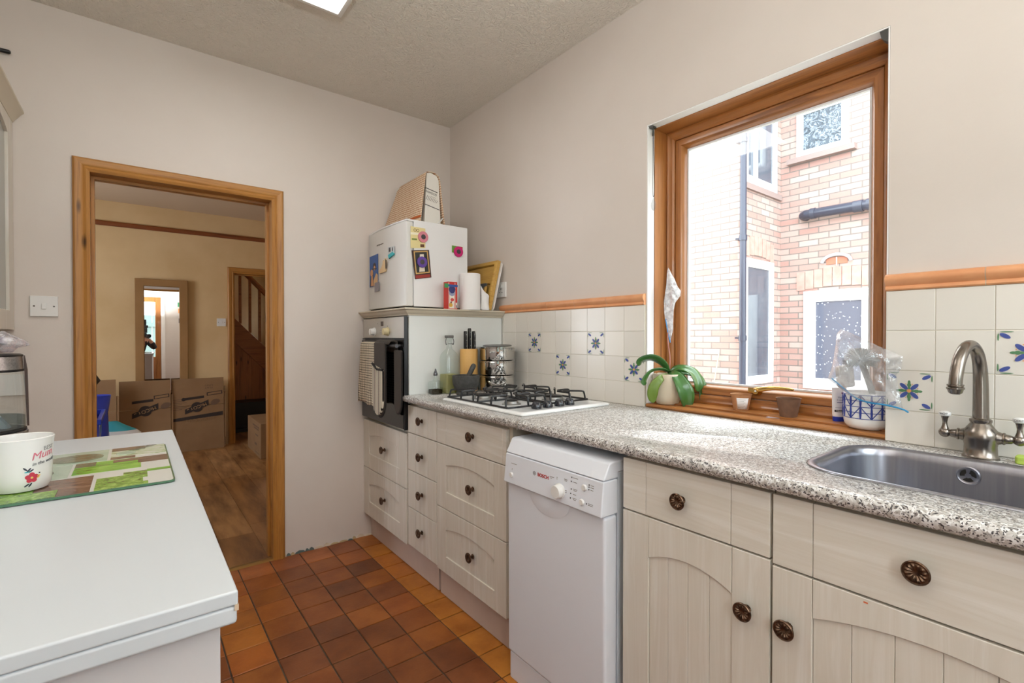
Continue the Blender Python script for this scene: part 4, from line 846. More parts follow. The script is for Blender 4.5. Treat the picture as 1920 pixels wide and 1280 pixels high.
def socket(name, org, w, face, label, cat='socket', rock=True):
    t = thing(name, label, cat, org); x, y, z = org
    if face == '-x':
        g = G().box(x - 0.011, x - 0.0005, y - w / 2, y + w / 2, z - 0.043, z + 0.043); obj('plate', g, PLAST, t, bevel=0.002)
        g = G().box(x - 0.0155, x - 0.011, y - 0.012, y + 0.004, z + 0.012, z + 0.03); obj('rocker', g, PLAST, t, bevel=0.001)
        g = G().box(x - 0.0115, x - 0.010, y - 0.003, y + 0.003, z + 0.001, z + 0.008).box(x - 0.0115, x - 0.010, y - 0.015, y - 0.008, z - 0.018, z - 0.014).box(x - 0.0115, x - 0.010, y + 0.006, y + 0.013, z - 0.018, z - 0.014); obj('pin_holes', g, DARKGAP, t)
    else:
        g = G().box(x - w / 2, x + w / 2, y - 0.010, y - 0.0005, z - 0.043, z + 0.043); obj('plate', g, PLAST, t, bevel=0.0015)
        if rock:
            g = G().box(x - 0.007, x + 0.007, y - 0.0155, y - 0.010, z - 0.012, z + 0.012); obj('rocker', g, WHITE, t, bevel=0.001)
            for s in (-1, 1): g = G().lathe([(0.0035, 0.0), (0.0035, -0.0105), (0, -0.0105)], (x + s * 0.0305, y, z), 'y', 12); obj('screw', g, M('screw_grey', (110, 108, 104), 0.4, 0.8), t)
    return t
socket('wall_socket', (XR, 2.245, 1.468), 0.085, '-x', 'white wall socket above the dado rail by the wooden tray')
socket('light_switch', (-0.299, YB, 1.3265), 0.086, '-y', 'white single light switch left of the pine doorway', 'light switch')
socket('wall_socket', (-0.392, YB, 1.0), 0.086, '-y', 'white wall socket low behind the glass kettle', 'socket', False)
socket('light_switch', (0.760, YF, 1.354), 0.086, '-y', 'white light switch beside the stair hall doorway', 'light switch')
# ================================================================== ON THE WORKTOP BY THE OVEN
W = WT + 0.0006
CLR = GLASS('bottle_glass', (247, 250, 249), 0.35)
def liq(name, c, d=0.0):
    if name in MATS: return MATS[name]
    t = NT(name); t.n.remove(t.b); tr_ = t.new('ShaderNodeBsdfTransparent'); tr_.inputs['Color'].default_value = rgb(c); gl = t.new('ShaderNodeBsdfGlossy'); gl.inputs['Roughness'].default_value = 0.02
    df = t.new('ShaderNodeBsdfDiffuse'); df.inputs['Color'].default_value = rgb(c); m1 = t.new('ShaderNodeMixShader'); m1.inputs[0].default_value = 0.06; m2 = t.new('ShaderNodeMixShader'); m2.inputs[0].default_value = d
    t.link(tr_.outputs[0], m1.inputs[1]); t.link(gl.outputs[0], m1.inputs[2]); t.link(m1.outputs[0], m2.inputs[1]); t.link(df.outputs[0], m2.inputs[2]); t.link(m2.outputs[0], t.out.inputs['Surface']); MATS[name] = t.m; return t.m
def sq(c, z, r, k=0.28):     # rounded square ring
    return [(c[0] + x, c[1] + y, z) for x, y in rrect(-r, r, -r, r, r * k, 5)]
cr = thing('oil_cruet', 'small square glass cruet with dark vinegar and metal pourer', 'bottle', (1.212, 2.19, WT)); c = (1.212, 2.19)
def rd(c, z, r, n=24): return [(c[0] + r * math.cos(R(45 * 0) + 2 * math.pi * (i + 0.5) / n), c[1] + r * math.sin(2 * math.pi * (i + 0.5) / n), z) for i in range(n)]
g = G().loft([sq(c, W, 0.028), sq(c, W + 0.002, 0.030), sq(c, W + 0.056, 0.030), sq(c, W + 0.064, 0.027, 0.5), sq(c, W + 0.069, 0.014, 0.98), sq(c, W + 0.078, 0.0095, 0.98), sq(c, W + 0.100, 0.008, 0.98)], 0, True, False); obj('glass', g, CLR, cr)
g = G().loft([sq(c, W + 0.003, 0.0275), sq(c, W + 0.024, 0.0275)], 0, True, True); obj('vinegar', g, liq('vinegar', (70, 58, 34), 0.45), cr)
g = G().lathe([(0.0105, 0.094), (0.0115, 0.098), (0.010, 0.108), (0.004, 0.112), (0.003, 0.128), (0.0, 0.130)], (c[0], c[1], W), 'z', 18).prism([(c[0] - 0.011, W + 0.105), (c[0] - 0.003, W + 0.105), (c[0] - 0.001, W + 0.124)], c[1] - 0.002, c[1] + 0.002, 'y').prism([(c[0] + 0.010, W + 0.105), (c[0] + 0.002, W + 0.105), (c[0] + 0.003, W + 0.128)], c[1] - 0.002, c[1] + 0.002, 'y')
obj('pourer', g, M('pourer_metal', (120, 120, 124), 0.3, 0.9), cr)
bt = thing('swing_top_bottle', 'tall square swing-top glass bottle holding pale oil beside the knife block', 'bottle', (1.292, 2.188, WT)); c = (1.292, 2.188)
g = G().loft([sq(c, W, 0.036), sq(c, W + 0.003, 0.039), sq(c, W + 0.185, 0.039), sq(c, W + 0.205, 0.035, 0.5), sq(c, W + 0.228, 0.018, 0.98), sq(c, W + 0.240, 0.0145, 0.98), sq(c, W + 0.270, 0.0135, 0.98), sq(c, W + 0.272, 0.0165, 0.98), sq(c, W + 0.284, 0.0165, 0.98), sq(c, W + 0.285, 0.012, 0.98)], 0, True, False); obj('glass', g, CLR, bt)
g = G().loft([sq(c, W + 0.004, 0.0365), sq(c, W + 0.098, 0.0365)], 0, True, True); obj('oil', g, liq('pale_oil', (228, 224, 172), 0.3), bt)
g = G().box(c[0] - 0.018, c[0] + 0.018, c[1] - 0.018, c[1] + 0.018, W + 0.286, W + 0.300); st = obj('stopper', g, M('grey_stopper', (104, 102, 100), 0.5), bt, bevel=0.003)
g = G()
for s in (-1, 1): g.tube(smooth_path([(c[0] + s * 0.018, c[1] - 0.004, W + 0.288), (c[0] + s * 0.024, c[1] - 0.006, W + 0.272), (c[0] + s * 0.022, c[1] - 0.006, W + 0.252), (c[0] + s * 0.015, c[1] - 0.004, W + 0.254)], 4), 0.0016, 6)
g.tube([(c[0] - 0.015, c[1] - 0.016, W + 0.256), (c[0] + 0.015, c[1] - 0.016, W + 0.256)], 0.0016, 6); obj('wire_clip', g, M('dark_wire', (84, 84, 86), 0.3, 0.9), bt)
kbk = thing('knife_block', 'oval light wooden knife block behind the dark mortar', 'knife block', (1.398, 2.165, WT))
g = G().loft([[(1.398 + 0.050 * math.cos(a), 2.165 + 0.040 * math.sin(a), z) for a in [2 * math.pi * i / 32 for i in range(32)]] for z in (W, W + 0.228)], 0, True, True); obj('block', g, WOOD('beech_block', (216, 168, 96), (224, 178, 108), (204, 152, 80), 'z', 0.45), kbk, bevel=0.004)
g = G()
for (x, y) in ((1.372, 2.158), (1.39, 2.150), (1.418, 2.15), (1.431, 2.165)): g.box(x - 0.0015, x + 0.0015, y - 0.012, y + 0.012, W + 0.2275, W + 0.2290)
obj('slot', g, DARKGAP, kbk)
for (x, y, h, ln, l) in ((1.372, 2.158, 0.0, 0.092, 'black riveted knife handle, leftmost in the wooden block'), (1.391, 2.148, 0.0, 0.107, 'black riveted knife handle, tallest in the wooden block'), (1.417, 2.148, 0.0, 0.092, 'black riveted knife handle standing right of the tallest'), (1.4315, 2.166, 0.0, 0.080, 'black riveted knife handle, rightmost in the wooden block')):
    k = thing('kitchen_knife', l, 'knife', (x, y, W + 0.229), 'knives standing in the wooden block'); z0 = W + 0.2295
    g = G().loft([[(x + a * 0.0085, y + b * 0.012, z0 + zz) for a, b in [(math.cos(t), math.sin(t)) for t in [2 * math.pi * i / 14 for i in range(14)]]] for zz in (0.0, ln * 0.55, ln - 0.006)] + [[(x + 0.0085 * math.cos(t) * 0.85, y + 0.012 * math.sin(t) * 0.85, z0 + ln) for t in [2 * math.pi * i / 14 for i in range(14)]]], 0, True, True); hk = obj('handle', g, M('black_knife_handle', (22, 22, 22), 0.25), k)
    g = G()
    for f in (0.15, 0.48, 0.8): g.lathe([(0.0018, -0.0126), (0.0018, -0.0115)], (x, y, z0 + ln * f), 'y', 10)
    obj('rivet', g, CHROME, hk)
STONE = M('dark_granite_stone', (74, 74, 72), 0.6, c2=(56, 56, 55), nscale=60, bump=0.3, bscale=200)
mo = thing('mortar', 'dark grey stone mortar bowl behind the hob', 'mortar', (1.322, 2.075, WT)); c = (1.322, 2.075, W)
g = G().lathe([(0.0, 0.0), (0.048, 0.0), (0.050, 0.004), (0.050, 0.012), (0.046, 0.018), (0.056, 0.030), (0.066, 0.052), (0.0685, 0.075), (0.068, 0.096), (0.064, 0.099), (0.059, 0.095), (0.055, 0.06), (0.035, 0.03), (0.0, 0.024)], c, 'z', 48, cap=False); obj('bowl', g, STONE, mo)
o = obj('pestle', G().tube([(1.315, 2.085, W + 0.040), (1.322, 2.080, W + 0.06), (1.342, 2.070, W + 0.105), (1.359, 2.062, W + 0.143), (1.363, 2.060, W + 0.150), (1.365, 2.059, W + 0.154)], [0.012, 0.016, 0.0125, 0.0135, 0.011, 0.005], 18), STONE, None, org=(1.34, 2.07, W + 0.03)); tag(o, 'dark stone pestle leaning in the mortar', 'pestle')
# --- stacked steel tiffin tins
TC = (1.545, 2.115)
tiers = ((0.0, 0.088, 'bottom'), (0.0885, 0.077, 'middle'), (0.166, 0.070, 'top'))
for k, (z, h, nm) in enumerate(tiers):
    t = thing('tiffin_tin', 'round polished steel tin, %s one of the stack of three by the tiles' % nm, 'tin', (TC[0], TC[1], W + z), 'stacked polished steel tins')
    r = 0.096 - 0.0 * k
    g = G().lathe([(0.0, 0.001), (r - 0.006, 0.001), (r - 0.002, 0.003), (r, 0.008), (r, h - 0.012), (r + 0.004, h - 0.010), (r + 0.004, h - 0.007), (r, h - 0.005), (r, h - 0.001), (r - 0.003, h - 0.0005), (0, h - 0.0005)], (TC[0], TC[1], W + z), 'z', 56); b = obj('body', g, CHROME, t)
    if k == 2:
        g = G().lathe([(r + 0.012, h + 0.0006), (r + 0.012, h + 0.0018), (0, h + 0.0025)], (TC[0], TC[1], W + z), 'z', 56); obj('rim_plate', g, CHROME, t)
    if k == 0:
        g = G(); a = R(238)
        for rr_ in (0.0, 0.006): g.tube(smooth_path([(TC[0] + (r + 0.003) * math.cos(a - 0.55), TC[1] + (r + 0.003) * math.sin(a - 0.55), W + 0.060), (TC[0] + (r + 0.014 + rr_) * math.cos(a - 0.3), TC[1] + (r + 0.014 + rr_) * math.sin(a - 0.3), W + 0.034 + rr_), (TC[0] + (r + 0.018 + rr_) * math.cos(a), TC[1] + (r + 0.018 + rr_) * math.sin(a), W + 0.028 + rr_), (TC[0] + (r + 0.014 + rr_) * math.cos(a + 0.3), TC[1] + (r + 0.014 + rr_) * math.sin(a + 0.3), W + 0.034 + rr_), (TC[0] + (r + 0.003) * math.cos(a + 0.5), TC[1] + (r + 0.003) * math.sin(a + 0.5), W + 0.055)], 4), 0.0022, 8)
        obj('wire_handle', g, CHROME, t)
ld = obj('pan_lid', G().lathe([(0.0, 0.0032), (0.060, 0.0030), (0.075, 0.0022), (0.079, 0.0008), (0.079, -0.0006), (0.0, 0.0002)], (0, 0, 0), 'z', 40).xf(Matrix.Translation((TC[0] - 0.005, TC[1] - 0.01, W + 0.2435)) @ Matrix.Rotation(R(2.5), 4, 'X') @ Matrix.Rotation(R(-3), 4, 'Y')), M('dark_lid', (44, 40, 38), 0.3, 0.4), None, org=(TC[0], TC[1], W + 0.24)); tag(ld, 'thin dark round lid lying on top of the steel tins', 'lid')
# ================================================================== ON THE WINDOW SILL
SZ = 0.9216
po = thing('plant_pot', 'cream ceramic pot holding the orchid on the sill', 'plant pot', (1.738, 1.182, SZ)); pc = (1.738, 1.182, SZ)
g = G().lathe([(0.0, 0.0), (0.040, 0.0), (0.044, 0.003), (0.053, 0.035), (0.058, 0.08), (0.0595, 0.120), (0.0585, 0.124), (0.0555, 0.124), (0.052, 0.100), (0, 0.098)], pc, 'z', 44, cap=False); obj('pot', g, M('cream_ceramic', (206, 194, 172), 0.28), po)
g = G().lathe([(0.052, 0.1), (0.02, 0.108), (0, 0.11)], pc, 'z', 24, cap=False); obj('bark', g, M('bark', (70, 52, 36), 0.95, bump=1, bscale=60, bdist=0.01), po)
oc = thing('orchid', 'potted orchid with broad drooping green leaves', 'plant', (1.742, 1.178, SZ + 0.105))
LEAFM = M('leaf_green', (44, 88, 40), 0.28, c2=(66, 112, 50), nscale=6, coat=0.3); LEAFO = M('leaf_olive', (92, 116, 30), 0.4)
rv, fv = Vector((0.788, -0.615, 0)), Vector((0.615, 0.788, 0)); base = Vector((1.742, 1.178, SZ + 0.13))
def leaf(pts, w, mat, fold=0.25, nrm=None, par=oc, nm='leaf', tipw=0.12, twist=0.0):
    """pts: (right, up, toward-room) offsets in metres from the crown"""
    P_ = smooth_path([base + rv * a + Vector((0, 0, b)) - fv * c_ for a, b, c_ in pts], 6); n = len(P_); rows = []
    for i, p in enumerate(P_):
        t = i / (n - 1); d = (P_[min(i + 1, n - 1)] - P_[max(i - 1, 0)]).normalized()
        side = d.cross(Vector(nrm) if nrm else Vector((0, 0, 1)));
        if side.length < 0.05: side = rv.copy()
        side.normalize(); up = side.cross(d).normalized()
        ww = w * (0.28 + 0.72 * math.sin(min(1, t * 1.35) * math.pi / 2)) * (1 if t < 0.62 else math.sqrt(max(0.001, 1 - ((t - 0.62) / 0.38) ** 2)))
        rows.append([tuple(p + side * ww * s + up * abs(s) * ww * fold) for s in (-1, -0.6, -0.2, 0, 0.2, 0.6, 1)])
    g = G().loft(rows, closed=False); return obj(nm, g, mat, par, solid=0.0022, ang=80)
leaf([(0, 0, 0), (-0.03, 0.035, 0.02), (-0.075, 0.058, 0.03), (-0.12, 0.050, 0.03), (-0.138, 0.028, 0.03)], 0.024, LEAFM, 0.2, (0.35, 0.45, 0.8))
leaf([(0, 0, 0), (-0.04, 0.012, 0.03), (-0.085, 0.004, 0.045), (-0.112, -0.028, 0.05), (-0.118, -0.050, 0.05)], 0.017, LEAFM, 0.3, (0.3, 0.4, 0.8))
leaf([(-0.01, -0.01, 0.01), (-0.05, -0.020, 0.055), (-0.080, -0.05, 0.065), (-0.088, -0.085, 0.065), (-0.082, -0.118, 0.06)], 0.022, LEAFO, 0.1, (-0.615, -0.788, 0.1))
leaf([(0, 0, 0), (0.012, -0.004, 0.045), (0.03, -0.045, 0.072), (0.045, -0.09, 0.078), (0.050, -0.142, 0.072)], 0.034, LEAFM, 0.12, (-0.5, -0.85, 0.15))
leaf([(0, 0.0, 0), (0.035, 0.018, 0.02), (0.075, 0.004, 0.045), (0.096, -0.035, 0.055), (0.10, -0.075, 0.055)], 0.030, LEAFM, 0.25, (-0.2, -0.6, 0.75))
leaf([(0, 0, 0), (0.05, 0.0, 0.0), (0.098, -0.01, 0.02), (0.122, -0.055, 0.035), (0.118, -0.125, 0.04)], 0.020, LEAFM, 0.3, (-0.3, -0.7, 0.5))
g = G().tube(smooth_path([tuple(base + Vector((0, 0, -0.02))), tuple(base + rv * 0.003 + Vector((0, 0, 0.06))), tuple(base + rv * -0.006 + Vector((0, 0, 0.14))), tuple(base + rv * 0.003 + Vector((0, 0, 0.22))), tuple(base + rv * 0.01 + Vector((0, 0, 0.34)))], 5), 0.0026, 8); obj('flower_stem', g, M('stem_pink', (176, 120, 108), 0.5), oc)
FILM = GLASS('clear_film', (250, 251, 253), 0.6, 0.12, extra=0.6); FILM2 = GLASS('crumpled_film', (250, 251, 253), 1.8, 0.10, extra=0.15)
def bag(name, label, out, cen, thick, film, ex_r, ex_u, seed, par=None, back=None):
    """pouch: outline in (right, up) metres about cen"""
    rr_ = random.Random(seed); g = G(); n = len(out); K = 9
    cu = sum(p[0] for p in out) / n; cv = sum(p[1] for p in out) / n; nrm = ex_r.cross(ex_u).normalized()
    ph = [rr_.uniform(0, 6.28) for _ in range(12)]
    for side in (1, -1):
        rings = []
        for k in range(K + 1):
            s = 1 - k / K; ring = []
            for i, (u, v) in enumerate(out):
                uu, vv = cu + (u - cu) * s, cv + (v - cv) * s
                w = (back(uu) if (back and side > 0) else thick) * math.sqrt(max(0, 1 - s ** 2.5))
                w += (0.006 * math.sin(uu * 95 + ph[0] + vv * 30) + 0.005 * math.sin(vv * 80 + ph[1] - uu * 50) + 0.003 * math.sin(uu * 210 + vv * 160 + ph[2])) * (1 - s ** 4) * min(1, thick / 0.03)
                p = cen + ex_r * uu + ex_u * vv + nrm * (side * w); ring.append(tuple(p))
            rings.append(ring)
        g.loft(rings, 0)
    o = obj(name, g, film, None, ang=180, org=tuple(cen)); return tag(o, label, 'plastic bag')
def dense(o, m=4):
    q = []
    for i in range(len(o)):
        a, b = o[i], o[(i + 1) % len(o)]
        for k in range(m): q.append((a[0] + (b[0] - a[0]) * k / m, a[1] + (b[1] - a[1]) * k / m))
    return q
c0 = Vector((1.748, 1.178, 1.172)); out = dense([(0.0, 0.0), (0.010, 0.045), (0.012, 0.13), (0.020, 0.165), (0.042, 0.195), (0.044, 0.215), (0.030, 0.235), (0.018, 0.265), (0.006, 0.285), (-0.008, 0.312), (-0.013, 0.295), (-0.016, 0.24), (-0.026, 0.17), (-0.024, 0.12), (-0.012, 0.045)])
b1 = bag('plastic_bag', 'clear plastic bag tied over the orchid flower stem', out, c0, 0.016, FILM, rv, Vector((0, 0, 1)), 3)
g = G().tube(smooth_path([tuple(c0 + rv * a + Vector((0, 0, b)) - fv * 0.004) for a, b in ((0.0, 0.002), (-0.010, 0.045), (-0.020, 0.100))], 4), 0.0022, 6); obj('blue_seal', g, M('blue_zip', (70, 150, 214), 0.4), b1)
# washing-up brush, jar, its bag
ja = thing('utensil_jar', 'white ceramic jar with blue star lattice holding the washing-up brush', 'jar', (1.752, 0.494, SZ)); jc = (1.752, 0.494, SZ)
g = G().lathe([(0.0, 0.0), (0.044, 0.0), (0.051, 0.004), (0.0575, 0.014), (0.060, 0.026), (0.060, 0.108), (0.058, 0.110), (0.056, 0.107), (0.055, 0.03), (0, 0.012)], jc, 'z', 56, cap=False); jo = obj('jar', g, M('jar_glaze', (234, 234, 232), 0.2), ja)
def cyl(a, z, o_=0.0004): return (jc[0] + (0.060 + o_) * math.cos(a), jc[1] + (0.060 + o_) * math.sin(a), jc[2] + z)
g = G(); z0_, z1_ = 0.034, 0.104; N = 14; hh = (z1_ - z0_) / 2
for zz in (z0_, z0_ + hh / 2, z0_ + hh, z0_ + 1.5 * hh, z1_): g.tube([cyl(2 * math.pi * k / 56, zz) for k in range(56)], 0.0011, 6, closed=True)
for k in range(N):
    a = 2 * math.pi * k / N; da = 2 * math.pi / N
    g.tube([cyl(a, z0_ + (z1_ - z0_) * t / 8) for t in range(9)], [0.0018 + 0.0014 * abs(math.sin(t * math.pi / 4)) for t in range(9)], 6)
    for (zs, ze) in (((z0_, z0_ + hh), (z0_ + hh, z1_)) if k % 2 == 0 else ((z0_ + hh, z0_), (z1_, z0_ + hh))):
        g.tube([cyl(a + da * t / 5, zs + (ze - zs) * t / 5) for t in range(6)], 0.0013, 6)
obj('blue_lattice', g, M('cobalt_glaze', (42, 62, 146), 0.3), jo)
br = thing('washing_up_brush', 'round grey bristle dish brush standing in the lattice jar', 'brush', (1.74, 0.49, SZ + 0.02))
hb_, ht = Vector((1.765, 0.468, SZ + 0.02)), Vector((1.712, 0.500, 1.128))
g = G().tube(smooth_path([tuple(hb_), tuple(hb_.lerp(ht, 0.5) + rv * 0.006), tuple(ht)], 5), [0.0085] * 11, 12); obj('handle', g, M('clear_grey_plastic', (150, 146, 142), 0.35), br)
g = G(); r2 = random.Random(5); axd = (ht - hb_).normalized()
for k in range(520):
    th = r2.uniform(0, 2 * math.pi); cz_ = r2.uniform(-0.45, 1); sr = math.sqrt(1 - cz_ * cz_)
    d = (rv * math.cos(th) * sr + fv * math.sin(th) * sr * 0.8 + Vector((0, 0, 1)) * cz_).normalized()
    a = ht + d * 0.008; ln = r2.uniform(0.032, 0.041) if cz_ < 0.8 else 0.03
    b = a + d * ln; g.tube([tuple(a), tuple(b)], [0.0010, 0.0006], 3, cap=False)
bo = obj('bristles', g, M('grey_bristle', (126, 118, 106), 0.7), br); bo['kind'] = 'stuff'
g = G().sphere(tuple(ht), 0.013, 14, 8); obj('head', g, MATS['clear_grey_plastic'], br)
o = obj('dish_sponge', G().prism(rrect(-0.026, 0.020, -0.036, 0.030, 0.006, 3), -0.009, 0.009, 'y').xf(Matrix.Translation((1.700, 0.534, 1.082)) @ Matrix.Rotation(R(-38), 4, 'Z') @ Matrix.Rotation(R(-6), 4, 'Y')), M('pale_sponge', (206, 198, 190), 0.95, bump=0.4, bscale=150), None, bevel=0.003, org=(1.705, 0.535, 1.05)); tag(o, 'pale block sponge inside the crumpled bag by the brush', 'sponge')
c1 = Vector((1.645, 0.480, 1.09)); exb = Vector((0, -1, 0))
oz = [(0.53, 1.222), (0.49, 1.202), (0.435, 1.171), (0.384, 1.146), (0.386, 1.113), (0.398, 1.095), (0.392, 1.05), (0.383, 1.005), (0.417, 1.010), (0.464, 1.014), (0.497, 1.026), (0.525, 1.05), (0.553, 1.074), (0.546, 1.105), (0.539, 1.14), (0.533, 1.185)]
out = dense([(0.480 - y, z - 1.09) for y, z in oz], 4)
b2 = bag('plastic_bag', 'crumpled clear plastic bag pulled over the washing-up brush', out, c1, 0.022, FILM2, exb, Vector((0, 0, 1)), 8, back=lambda uu: 0.11 if uu < 0.0 else max(0.012, 0.11 - 1.9 * uu))
g = G().tube(smooth_path([(1.643, y, z) for y, z in ((0.553, 1.074), (0.525, 1.05), (0.497, 1.026), (0.464, 1.013), (0.417, 1.009), (0.383, 1.002), (0.37, 0.995))], 5), 0.0024, 6)
obj('blue_seal', g, M('blue_zip2', (40, 150, 206), 0.4), b2)
# hand cream tube
tu = thing('hand_cream_tube', 'white hand cream tube with blue cap beside the lattice jar', 'tube', (1.782, 0.578, SZ)); q = Vector((1.782, 0.578, SZ))
def el(z, a, b): return [tuple(q + rv * a * math.cos(t) + fv * b * math.sin(t) + Vector((0, 0, z))) for t in [2 * math.pi * i / 24 for i in range(24)]]
g = G().loft([el(0.022, 0.0195, 0.0135), el(0.030, 0.021, 0.013), el(0.10, 0.0235, 0.004), el(0.114, 0.024, 0.0012)], 0, True, True); to_ = obj('tube', g, M('tube_white', (236, 234, 236), 0.35), tu)
g = G().loft([el(0.0005, 0.0185, 0.0135), el(0.022, 0.0195, 0.014)], 0, True, True); obj('cap', g, M('cap_blue', (26, 56, 176), 0.3), tu, bevel=0.001)
def on(a, z): 
    bb = 0.0135 + (0.004 - 0.0135) * (z - 0.03) / 0.07; aa = 0.0215; s = min(0.98, abs(a) / aa); return q + rv * a - fv * (bb * math.sqrt(1 - s * s) + 0.0006) + Vector((0, 0, z))
def patch(g, a0, a1, z0, z1, mi):
    n = 8; g.loft([[tuple(on(a0 + (a1 - a0) * i / n, z)) for i in range(n + 1)] for z in (z0, z1)], mi, closed=False)
g = G(); patch(g, -0.019, 0.019, 0.037, 0.044, 0); patch(g, 0.004, 0.013, 0.094, 0.099, 1); patch(g, -0.012, 0.012, 0.066, 0.068, 2); patch(g, -0.017, 0.016, 0.0505, 0.0512, 2)
obj('print', g, [C('print_black', (40, 38, 46)), C('print_plum', (140, 48, 80)), C('print_blue', (60, 60, 110))], to_)
nn = -fv
def bendf(zc): return lambda x, y, z: on(x, zc + y) - fv * (0.0004 + z)
text('lettering', 'Neutrogena', 0.0062, C('print_white', (232, 226, 214)), to_, (0, 0, 0), bend=bendf(0.0405))
text('lettering', 'Hand\nCream', 0.0085, C('print_grey2', (150, 150, 160)), to_, (0, 0, 0), bend=bendf(0.079))
# cardboard seed pots
for (x, y, r, h, col, col2, l, lb) in ((1.775, 0.893, 0.036, 0.064, (184, 136, 96), (172, 122, 84), 'tan cardboard seedling pot with white paper label', True), (1.757, 0.720, 0.0375, 0.066, (122, 92, 72), (104, 78, 62), 'dark brown fibre seedling pot on a scrap of paper', False)):
    p = thing('seedling_pot', l, 'pot', (x, y, SZ)); zo = 0.0014 if not lb else 0.0
    g = G().lathe([(0.0, 0.0), (r * 0.66, 0.0), (r * 0.68, 0.002), (r, h), (r + 0.0015, h + 0.001), (r - 0.001, h), (r * 0.66, 0.006), (0, 0.005)], (x, y, SZ + zo), 'z', 36, cap=False); b = obj('pot', g, M('fibre_' + str(lb), col, 0.9, c2=col2, nscale=40, bump=0.4, bscale=200), p)
    g = G().lathe([(r * 0.93, h * 0.85), (0, h * 0.88)], (x, y, SZ + zo), 'z', 24, cap=False); obj('compost', g, M('compost', (60, 44, 32), 0.95, bump=0.8, bscale=150), p)
    if lb:
        g = G(); a0 = math.atan2(-0.788, -0.615); rows = []
        for t in (0.18, 0.82):
            rr_ = r * 0.68 + (r - r * 0.68) * t + 0.0006; rows.append([(x + rr_ * math.cos(a), y + rr_ * math.sin(a), SZ + h * t) for a in [a0 - 0.9 + 1.25 * i / 8 for i in range(9)]])
        g.loft(rows, closed=False); lab = obj('label', g, M('label_paper', (236, 236, 238), 0.8), b, solid=0.0004)
        g = G()
        for k in range(6):
            t = 0.72 - k * 0.09; rr_ = r * 0.68 + (r - r * 0.68) * t + 0.0010; w_ = 0.78 - 0.15 * (k % 2)
            g.loft([[(x + rr_ * math.cos(a), y + rr_ * math.sin(a), SZ + h * t + dz) for a in [a0 - 0.8 + 1.05 * w_ * i / 5 for i in range(6)]] for dz in (0, 0.0007)], closed=False)
        obj('handwriting', g, DK, lab)
o = obj('paper_scrap', G().prism([(1.712, 0.775), (1.75, 0.66), (1.79, 0.655), (1.785, 0.69), (1.755, 0.76)], SZ + 0.0002, SZ + 0.0012, 'z'), M('lilac_paper', (214, 210, 224), 0.8), None, org=(1.75, 0.71, SZ)); tag(o, 'scrap of pale paper under the dark seedling pot', 'paper')
# crystal pendant on a cord in the window corner, and the hook plates
ps = thing('crystal_pendant', 'clear teardrop crystal hanging on a dark cord in the window corner', 'pendant', (1.700, 1.2365, 1.74))
g = G().loft([[(1.700 + r_ * math.cos(t) * 0.6, 1.2345 - 0.008 + r_ * math.sin(t), z) for t in [2 * math.pi * (i + k * 0.5) / 8 for i in range(8)]] for k, (r_, z) in enumerate(((0.0008, 1.775), (0.008, 1.758), (0.0125, 1.742), (0.009, 1.728), (0.0012, 1.720)))], 0, True, True); obj('crystal', g, GLASS('crystal', (238, 238, 240), 1.2), ps, ang=5)
g = G()
for s in (-1, 1): g.tube(smooth_path([(1.700, 1.2265, 1.776), (1.700, 1.2265 + s * 0.0035, 1.80), (1.700, 1.228 + s * 0.0025, 1.92), (1.700, 1.229 + s * 0.001, 2.035)], 4), 0.0011, 6)
obj('cord', g, M('dark_cord', (58, 50, 62), 0.7), ps)
g = G().lathe([(0.0045, 2.03), (0.005, 2.04), (0.003, 2.055), (0.004, 2.066)], (1.700, 1.2295, 0), 'z', 10).box(1.687, 1.712, 1.222, 1.2395, 2.060, 2.0675); obj('hook', g, M('old_bracket', (84, 84, 82), 0.4, 0.7), ps)
o = obj('blind_bracket', G().prism([(0.4315, 2.0675), (0.452, 2.0675), (0.447, 2.045), (0.4315, 2.030)], 1.683, 1.712), MATS['old_bracket'], None, org=(1.7, 0.44, 2.06)); tag(o, 'dark metal bracket in the upper right window corner', 'bracket')
# ================================================================== LEFT SIDE
tb = thing('white_side_unit', 'white unit with thick white worktop in the left foreground', 'cabinet', (-0.3, 1.25, 0.0))
TOPW = M('white_laminate', (203, 211, 217), 0.34)
g = G().prism([(XL + 0.003, 0.637), (0.0935, 0.637), (0.0935, 1.868), (XL + 0.003, 1.868)], 0.8875, 0.905, 'z'); obj('worktop', g, TOPW, tb, bevel=0.003, seg=3)
g = G().prism([(XL + 0.003, 0.638), (0.0925, 0.638), (0.0925, 1.867), (XL + 0.003, 1.867)], 0.866, 0.8872, 'z'); obj('underlayer', g, TOPW, tb, bevel=0.004, seg=3)
g = G().prism([(0.0895, 0.6368), (0.0938, 0.6368), (0.0938, 0.6410)], 0.882, 0.889, 'z'); obj('chipped_corner', g, M('chipboard', (200, 182, 158), 0.9), tb)
g = G().box(XL + 0.01, 0.078, 0.66, 1.85, 0.002, 0.866); obj('body', g, M('unit_white', (206, 206, 208), 0.45), tb, bevel=0.002)
